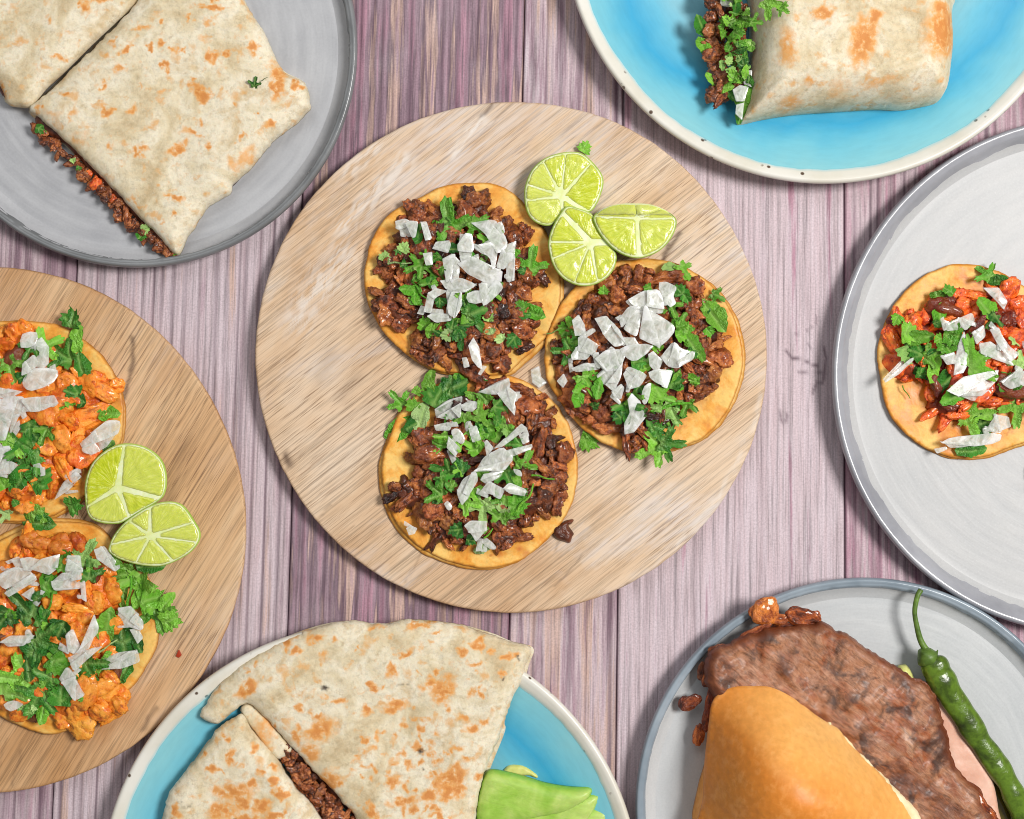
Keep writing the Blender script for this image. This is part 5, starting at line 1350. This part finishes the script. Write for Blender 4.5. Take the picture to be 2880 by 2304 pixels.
pillow("folded_edge", V('Q', [(560, 425), (595, 392), (660, 440), (720, 510), (775, 580), (720, 620), (680, 600), (620, 520)]), qz + 0.004, 0.007, MAT['flour'], qa, d=6, rnd=0.004, edge=0.4, amp=0.0005, toast=toast_fn('Q', [(660, 500, 60, 140, -40, .5)]), mapz=qz + 0.008)
filling(qa, 'Q', [(740, 590), (790, 660), (850, 740), (910, 810), (980, 880), (1030, 930)], qz + 0.005, qz + 0.0095, 75, 41, ['beef'], (13, 22), 13, 0)
Q_two = [(560, 440), (470, 500), (440, 540), (400, 600), (330, 680), (282, 740), (264, 800), (252, 860), (240, 960), (400, 1080), (800, 1080), (960, 980), (920, 918), (880, 858), (830, 790), (770, 718), (710, 630), (650, 560), (600, 498)]
Q2_spots = [(510, 525, 14), (450, 650, 28, 20, 20), (430, 600, 14), (530, 600, 16, 44), (610, 570, 16, 34), (545, 740, 95, 42, 0, .8), (620, 700, 18), (310, 820, 20, 34, 0), (500, 820, 70, 40, 0, .9), (580, 780, 40, 30), (650, 800, 44, 30), (730, 750, 34, 20), (700, 700, 20), (380, 760, 18, 14, 0, .5), (600, 850, 60, 30), (700, 840, 50, 20), (470, 740, 16, 28, 0, .7)]
for k in range(26): Q2_spots.append((rn.uniform(440, 780), rn.uniform(620, 880), rn.uniform(6, 18), rn.uniform(6, 16), rn.uniform(0, 180), rn.uniform(.4, 1)))
qb = empty("quesadilla_wedge", W(650, 2200, qz), "smaller quesadilla wedge at the bottom edge lapping over the large folded one", "quesadilla", "quesadilla wedges on the bottom blue plate")
pillow("bottom_tortilla", V('Q', [(x - (14 if x < 560 else -4), y - 6) for x, y in Q_two]), qz, 0.0030, MAT['flour'], qb, d=9, rnd=0.003, edge=0.5, amp=0.0004, toast=toast_fn('Q', [(300, 700, 30)]), mapz=qz + 0.003)
pillow("top_tortilla", V('Q', Q_two), qz + 0.0095, 0.0085, MAT['flour'], qb, d=5, rag=3, rnd=0.011, edge=0.25, amp=0.0012, nf=50, seed=37, toast=toast_fn('Q', Q2_spots, 9, 10), mapz=qz + 0.014, attrs_fun=char_fn('Q', [(430, 855, 10, 6), (545, 848, 8), (375, 635, 5), (330, 790, 6, 26, 30, .5), (360, 800, 5, 20, -60, .5)]),
       zfun=lambda px, py, d: 0.002 * fbm(px / 150, py / 150, 0, 18, 2) * np.clip(d / 0.01, 0.2, 1))
pillow("filling", V('Q', [(560, 470), (640, 570), (760, 730), (860, 850), (900, 920), (500, 960), (300, 900), (310, 780), (440, 580)]), qz + 0.003, 0.0064, MAT['bed_beef'], qb, d=12, rnd=0.004, edge=0.5, mapz=qz + 0.006)

# avocado
av = empty("avocado_fan", W(1540, 2240, qz), "fanned ripe green avocado slices beside the quesadilla at the bottom edge", "avocado", None)
AV = [[(1560, 740), (1640, 735), (1780, 770), (1900, 800), (2036, 812), (2042, 850), (2020, 940), (1700, 980), (1520, 960)],
      [(1520, 720), (1600, 690), (1780, 735), (1900, 752), (1992, 757), (1985, 800), (1960, 850), (1900, 900), (1650, 940), (1510, 920)],
      [(1545, 664), (1640, 670), (1780, 710), (1880, 726), (1960, 730), (1955, 765), (1930, 790), (1850, 830), (1700, 860), (1560, 880), (1502, 860), (1508, 760)]]
for i, a_ in enumerate(AV):
    pillow("avocado_slice", V('Q', a_), 0.0088 + 0.0022 * i, 0.0075, MAT['avocado'], av, d=7, rnd=0.007, edge=0.3, amp=0.0004, nf=60, seed=51 + i, mapz=0.014)
o = pillow("avocado_scrap", V('Q', [(1608, 672), (1625, 648), (1650, 640), (1690, 642), (1725, 660), (1752, 682), (1745, 696), (1712, 684), (1680, 686), (1640, 682), (1618, 690)]), 0.0074, 0.0035, MAT['avopale'], None, d=4, rnd=0.002, edge=0.3, amp=0.0005, nf=200)
tag(o, "small yellow scrap of avocado on blue glaze above the avocado slices", "avocado scrap")

# ------------------------------------------------------------------ steak sandwich and chili
gz = 0.0062
st = empty("steak_sandwich", W(2350, 2180, gz), "open steak sandwich with golden bun top on the bottom right grey plate", "sandwich")
G_steak = [(470, 480), (600, 430), (700, 380), (800, 360), (900, 358), (1000, 345), (1080, 330), (1140, 372), (1200, 400), (1270, 440), (1330, 480), (1420, 550), (1540, 620), (1640, 670), (1700, 740), (1730, 850), (1760, 960), (1790, 1080), (1850, 1180), (1930, 1240), (1950, 1300), (2030, 1394), (2040, 1560), (1000, 1600), (520, 1560), (520, 1200), (500, 950), (486, 760), (430, 640), (440, 530)]
def sz(px, py, d):
    t = (px - 2100) * 0.6 + (py - 1900) * 0.0
    return 0.0035 * fbm(px / 110, py / 110, 0, 61, 3) * np.clip(d / 0.006, 0.2, 1) - 0.000018 * np.clip(px - 2450, 0, 600)
pillow("bun_base", V('G', [(480, 900), (560, 760), (760, 700), (1000, 830), (1300, 1050), (1600, 1400), (1640, 1620), (430, 1620)]), gz, 0.016, MAT['bun'], st, d=14, rnd=0.010, edge=0.3, attrs_fun=lambda px, py, d: {"browning_and_shade": np.full_like(px, 0.7)}, mapz=gz)
pillow("ham_slice", V('G', [(1600, 700), (1690, 715), (1780, 790), (1812, 900), (1880, 1000), (1950, 1110), (1992, 1200), (2020, 1350), (2032, 1560), (1500, 1560), (1400, 1000)]), gz + 0.006, 0.0035, MAT['ham'], st, d=8, rnd=0.003, edge=0.4, amp=0.0009, nf=70, seed=71, mapz=gz + 0.008)
pillow("avocado_slice", V('G', [(1478, 575), (1500, 562), (1524, 562), (1548, 596), (1562, 632), (1560, 700), (1460, 680)]), gz + 0.003, 0.006, MAT['avopale'], st, d=5, rnd=0.004, edge=0.3, mapz=gz + 0.006)
pillow("steak", V('G', G_steak), gz + 0.014, 0.0085, MAT['steak'], st, d=6, rnd=0.006, edge=0.3, amp=0.0014, nf=120, seed=62, rag=5, zfun=lambda px, py, d: sz(px, py, d) + 0.0004 * fbm(px / 16 + py / 40, py / 16, 0, 66, 3), mapz=gz + 0.020, sm=4)
# browned scraps round the steak's edge
for (x, y, a_, r1, r2, kk, zz) in [(750, 270, 60, 92, 84, (1.35, 1.2, .7, 1), .020), (830, 315, 10, 60, 40, (.9, .7, .5, 1), .018), (950, 298, -6, 105, 58, (1.25, 1.0, .6, 1), .019), (1020, 300, 60, 40, 40, (1.1, .8, .5, 1), .018), (870, 345, 5, 90, 26, (.6, .45, .4, 1), .017), (690, 390, 30, 110, 34, (.8, .6, .45, 1), .021), (620, 450, 28, 120, 26, (1.1, .9, .6, 1), .022),
                                   (500, 490, 30, 70, 50, (.55, .45, .4, 1), .018), (420, 600, 100, 60, 40, (.5, .4, .38, 1), .014), (445, 640, 90, 50, 40, (1.2, .9, .5, 1), .016), (350, 765, 35, 80, 46, (.55, .36, .3, 1), .012), (310, 760, 60, 40, 30, (.5, .3, .25, 1), .011), (395, 940, 80, 70, 36, (1.25, .9, .5, 1), .012), (460, 760, 80, 120, 36, (1.0, .6, .4, 1), .017), (440, 860, 85, 80, 30, (.9, .6, .4, 1), .015),
                                   (1890, 1300, -50, 110, 50, (1.1, .8, .5, 1), .019), (1950, 1370, -40, 70, 50, (1.0, .7, .4, 1), .018), (1800, 1340, 20, 60, 40, (.9, .6, .4, 1), .020), (530, 560, 55, 120, 30, (1.05, .75, .5, 1), .0215)]:
    px, py = V('G', [(x, y)])[0]; s = vsc('G') * S
    inst("steak_scrap", LUMPS['scrap'][(x + y) % 6], st, W(px, py, gz + zz * 0.75), (0.1, -0.1, math.radians(a_)), (r1 * s * 0.9, r2 * s * 1.0, r2 * s * 0.7), kk)
G_bun = [(425, 1580), (432, 1300), (438, 1120), (462, 900), (478, 790), (520, 730), (600, 695), (720, 690), (800, 696), (880, 730), (960, 780), (1050, 850), (1130, 900), (1180, 930), (1240, 1010), (1320, 1090), (1400, 1170), (1480, 1260), (1550, 1340), (1600, 1420), (1650, 1580), (1000, 1640)]
def browning_and_shade(px, py, d):
    x = (px - 1760) * 1.925; y = (py - 1580) * 1.925
    cut = np.array([(1120, 893), (1180, 925), (1320, 1085), (1480, 1255), (1650, 1580)])
    dd = segdist(np.stack([x, y], 1), cut, False)
    g = np.clip(dd / 640, 0, 1) * 0.8 + np.clip((y - 900) / 900, 0, 0.3) + np.clip((760 - x) / 500, 0, .45) * np.clip((y - 850) / 250, 0, 1) + 0.1  # browning pales at the cut; shade of the lower left is painted in
    return {"browning_and_shade": g}
pillow("bun_crumb", V('G', [(1090, 870), (1130, 890), (1190, 925), (1250, 1000), (1330, 1082), (1410, 1162), (1492, 1252), (1564, 1334), (1620, 1420), (1665, 1580), (1000, 1600), (900, 1200)]), gz + 0.0155, 0.0085, MAT['crumb'], st, d=6, rnd=0.004, edge=0.5, amp=0.0008, nf=160, seed=81, rag=4, mapz=gz + 0.023)
pillow("bun_top", V('G', G_bun), gz + 0.020, 0.060, MAT['bun'], st, d=7, rnd=0.046, edge=0.04, pw=0.56, amp=0.0009, nf=28, seed=82, mapz=gz + 0.032, attrs_fun=browning_and_shade, relax=300)

ch = empty("chili_pepper", W(2660, 1950, gz), "roasted green chili with curled stem lying right of the steak", "chili pepper")
line = smooth_open([tuple(W(*V('G', [(x, y)])[0], z)) for x, y, z in [(1652, 515, gz + .013), (1672, 560, gz + .0135), (1700, 620, gz + .013), (1760, 725, gz + .0115), (1848, 862, gz + .0105), (1925, 985, gz + .010), (2005, 1095, gz + .0095), (2070, 1200, gz + .009), (2120, 1310, gz + .008), (2170, 1450, gz + .006), (2200, 1560, gz + .004)]], 8)
n = len(line); t = np.linspace(0, 1, n)
rad = np.interp(t, [0, .03, .08, .15, .3, .45, .6, .75, .88, .96, 1], [30, 58, 80, 84, 78, 70, 68, 66, 56, 34, 6]) * vsc('G') * S * 0.93
rad = rad * (1 + 0.05 * np.sin(t * 34) + 0.03 * np.sin(t * 61))
v, f = tube(line, rad, 26, 0.72)
v = v + 0.00025 * np.stack([vnoise(v[:, 0] * 160, v[:, 1] * 160, v[:, 2] * 160, k) for k in range(3)], 1)
mk("chili_body", v, f, MAT['chili'], ch)
sl = smooth_open([tuple(W(*V('G', [(x, y)])[0], z)) for x, y, z in [(1598, 152, .022), (1578, 190, .0225), (1564, 270, .022), (1576, 350, .021), (1598, 430, .020), (1640, 500, .0195), (1654, 530, .019)]], 6)
rs_ = np.interp(np.linspace(0, 1, len(sl)), [0, .05, .4, .75, .9, 1], [15, 15, 13, 18, 30, 46]) * vsc('G') * S
v, f = tube(sl, rs_, 12)
stm = mk("stem", v, f, MAT['chilistem'], ch)
cal = V('G', [(1598, 480), (1650, 470), (1690, 490), (1700, 480), (1698, 510), (1688, 550), (1668, 570), (1640, 572), (1610, 575), (1592, 560), (1590, 520)])
pillow("calyx", cal, gz + 0.0135, 0.0065, MAT['chilistem'], stm, d=4, rnd=0.006, edge=0.15, mapz=gz + 0.018)
o = pillow("sauce_puddle", V('G', [(1620, 660), (1690, 680), (1760, 760), (1830, 900), (1900, 960), (1990, 1100), (2060, 1260), (2100, 1400), (2120, 1560), (2000, 1560), (1980, 1300), (1900, 1120), (1800, 980), (1700, 800)]), gz + 0.0002, 0.0022, MAT['sauce'], None, d=7, rnd=0.003, edge=0.1, amp=0.0004)
tag(o, "dark oily sauce puddle between the ham slice and the green chili", "sauce")

# morsel cut off by the right edge of the photo
px, py = 2921, 1340
o = inst("meat_morsel", LUMPS['beef'][2], None, W(px, py, gz + 0.004), (0, 0, 1.5), (0.012, 0.0045, 0.006), (0.7, 0.7, 0.7, 1))
tag(o, "dark brown meat morsel at the very right edge of the light grey plate", "meat morsel")
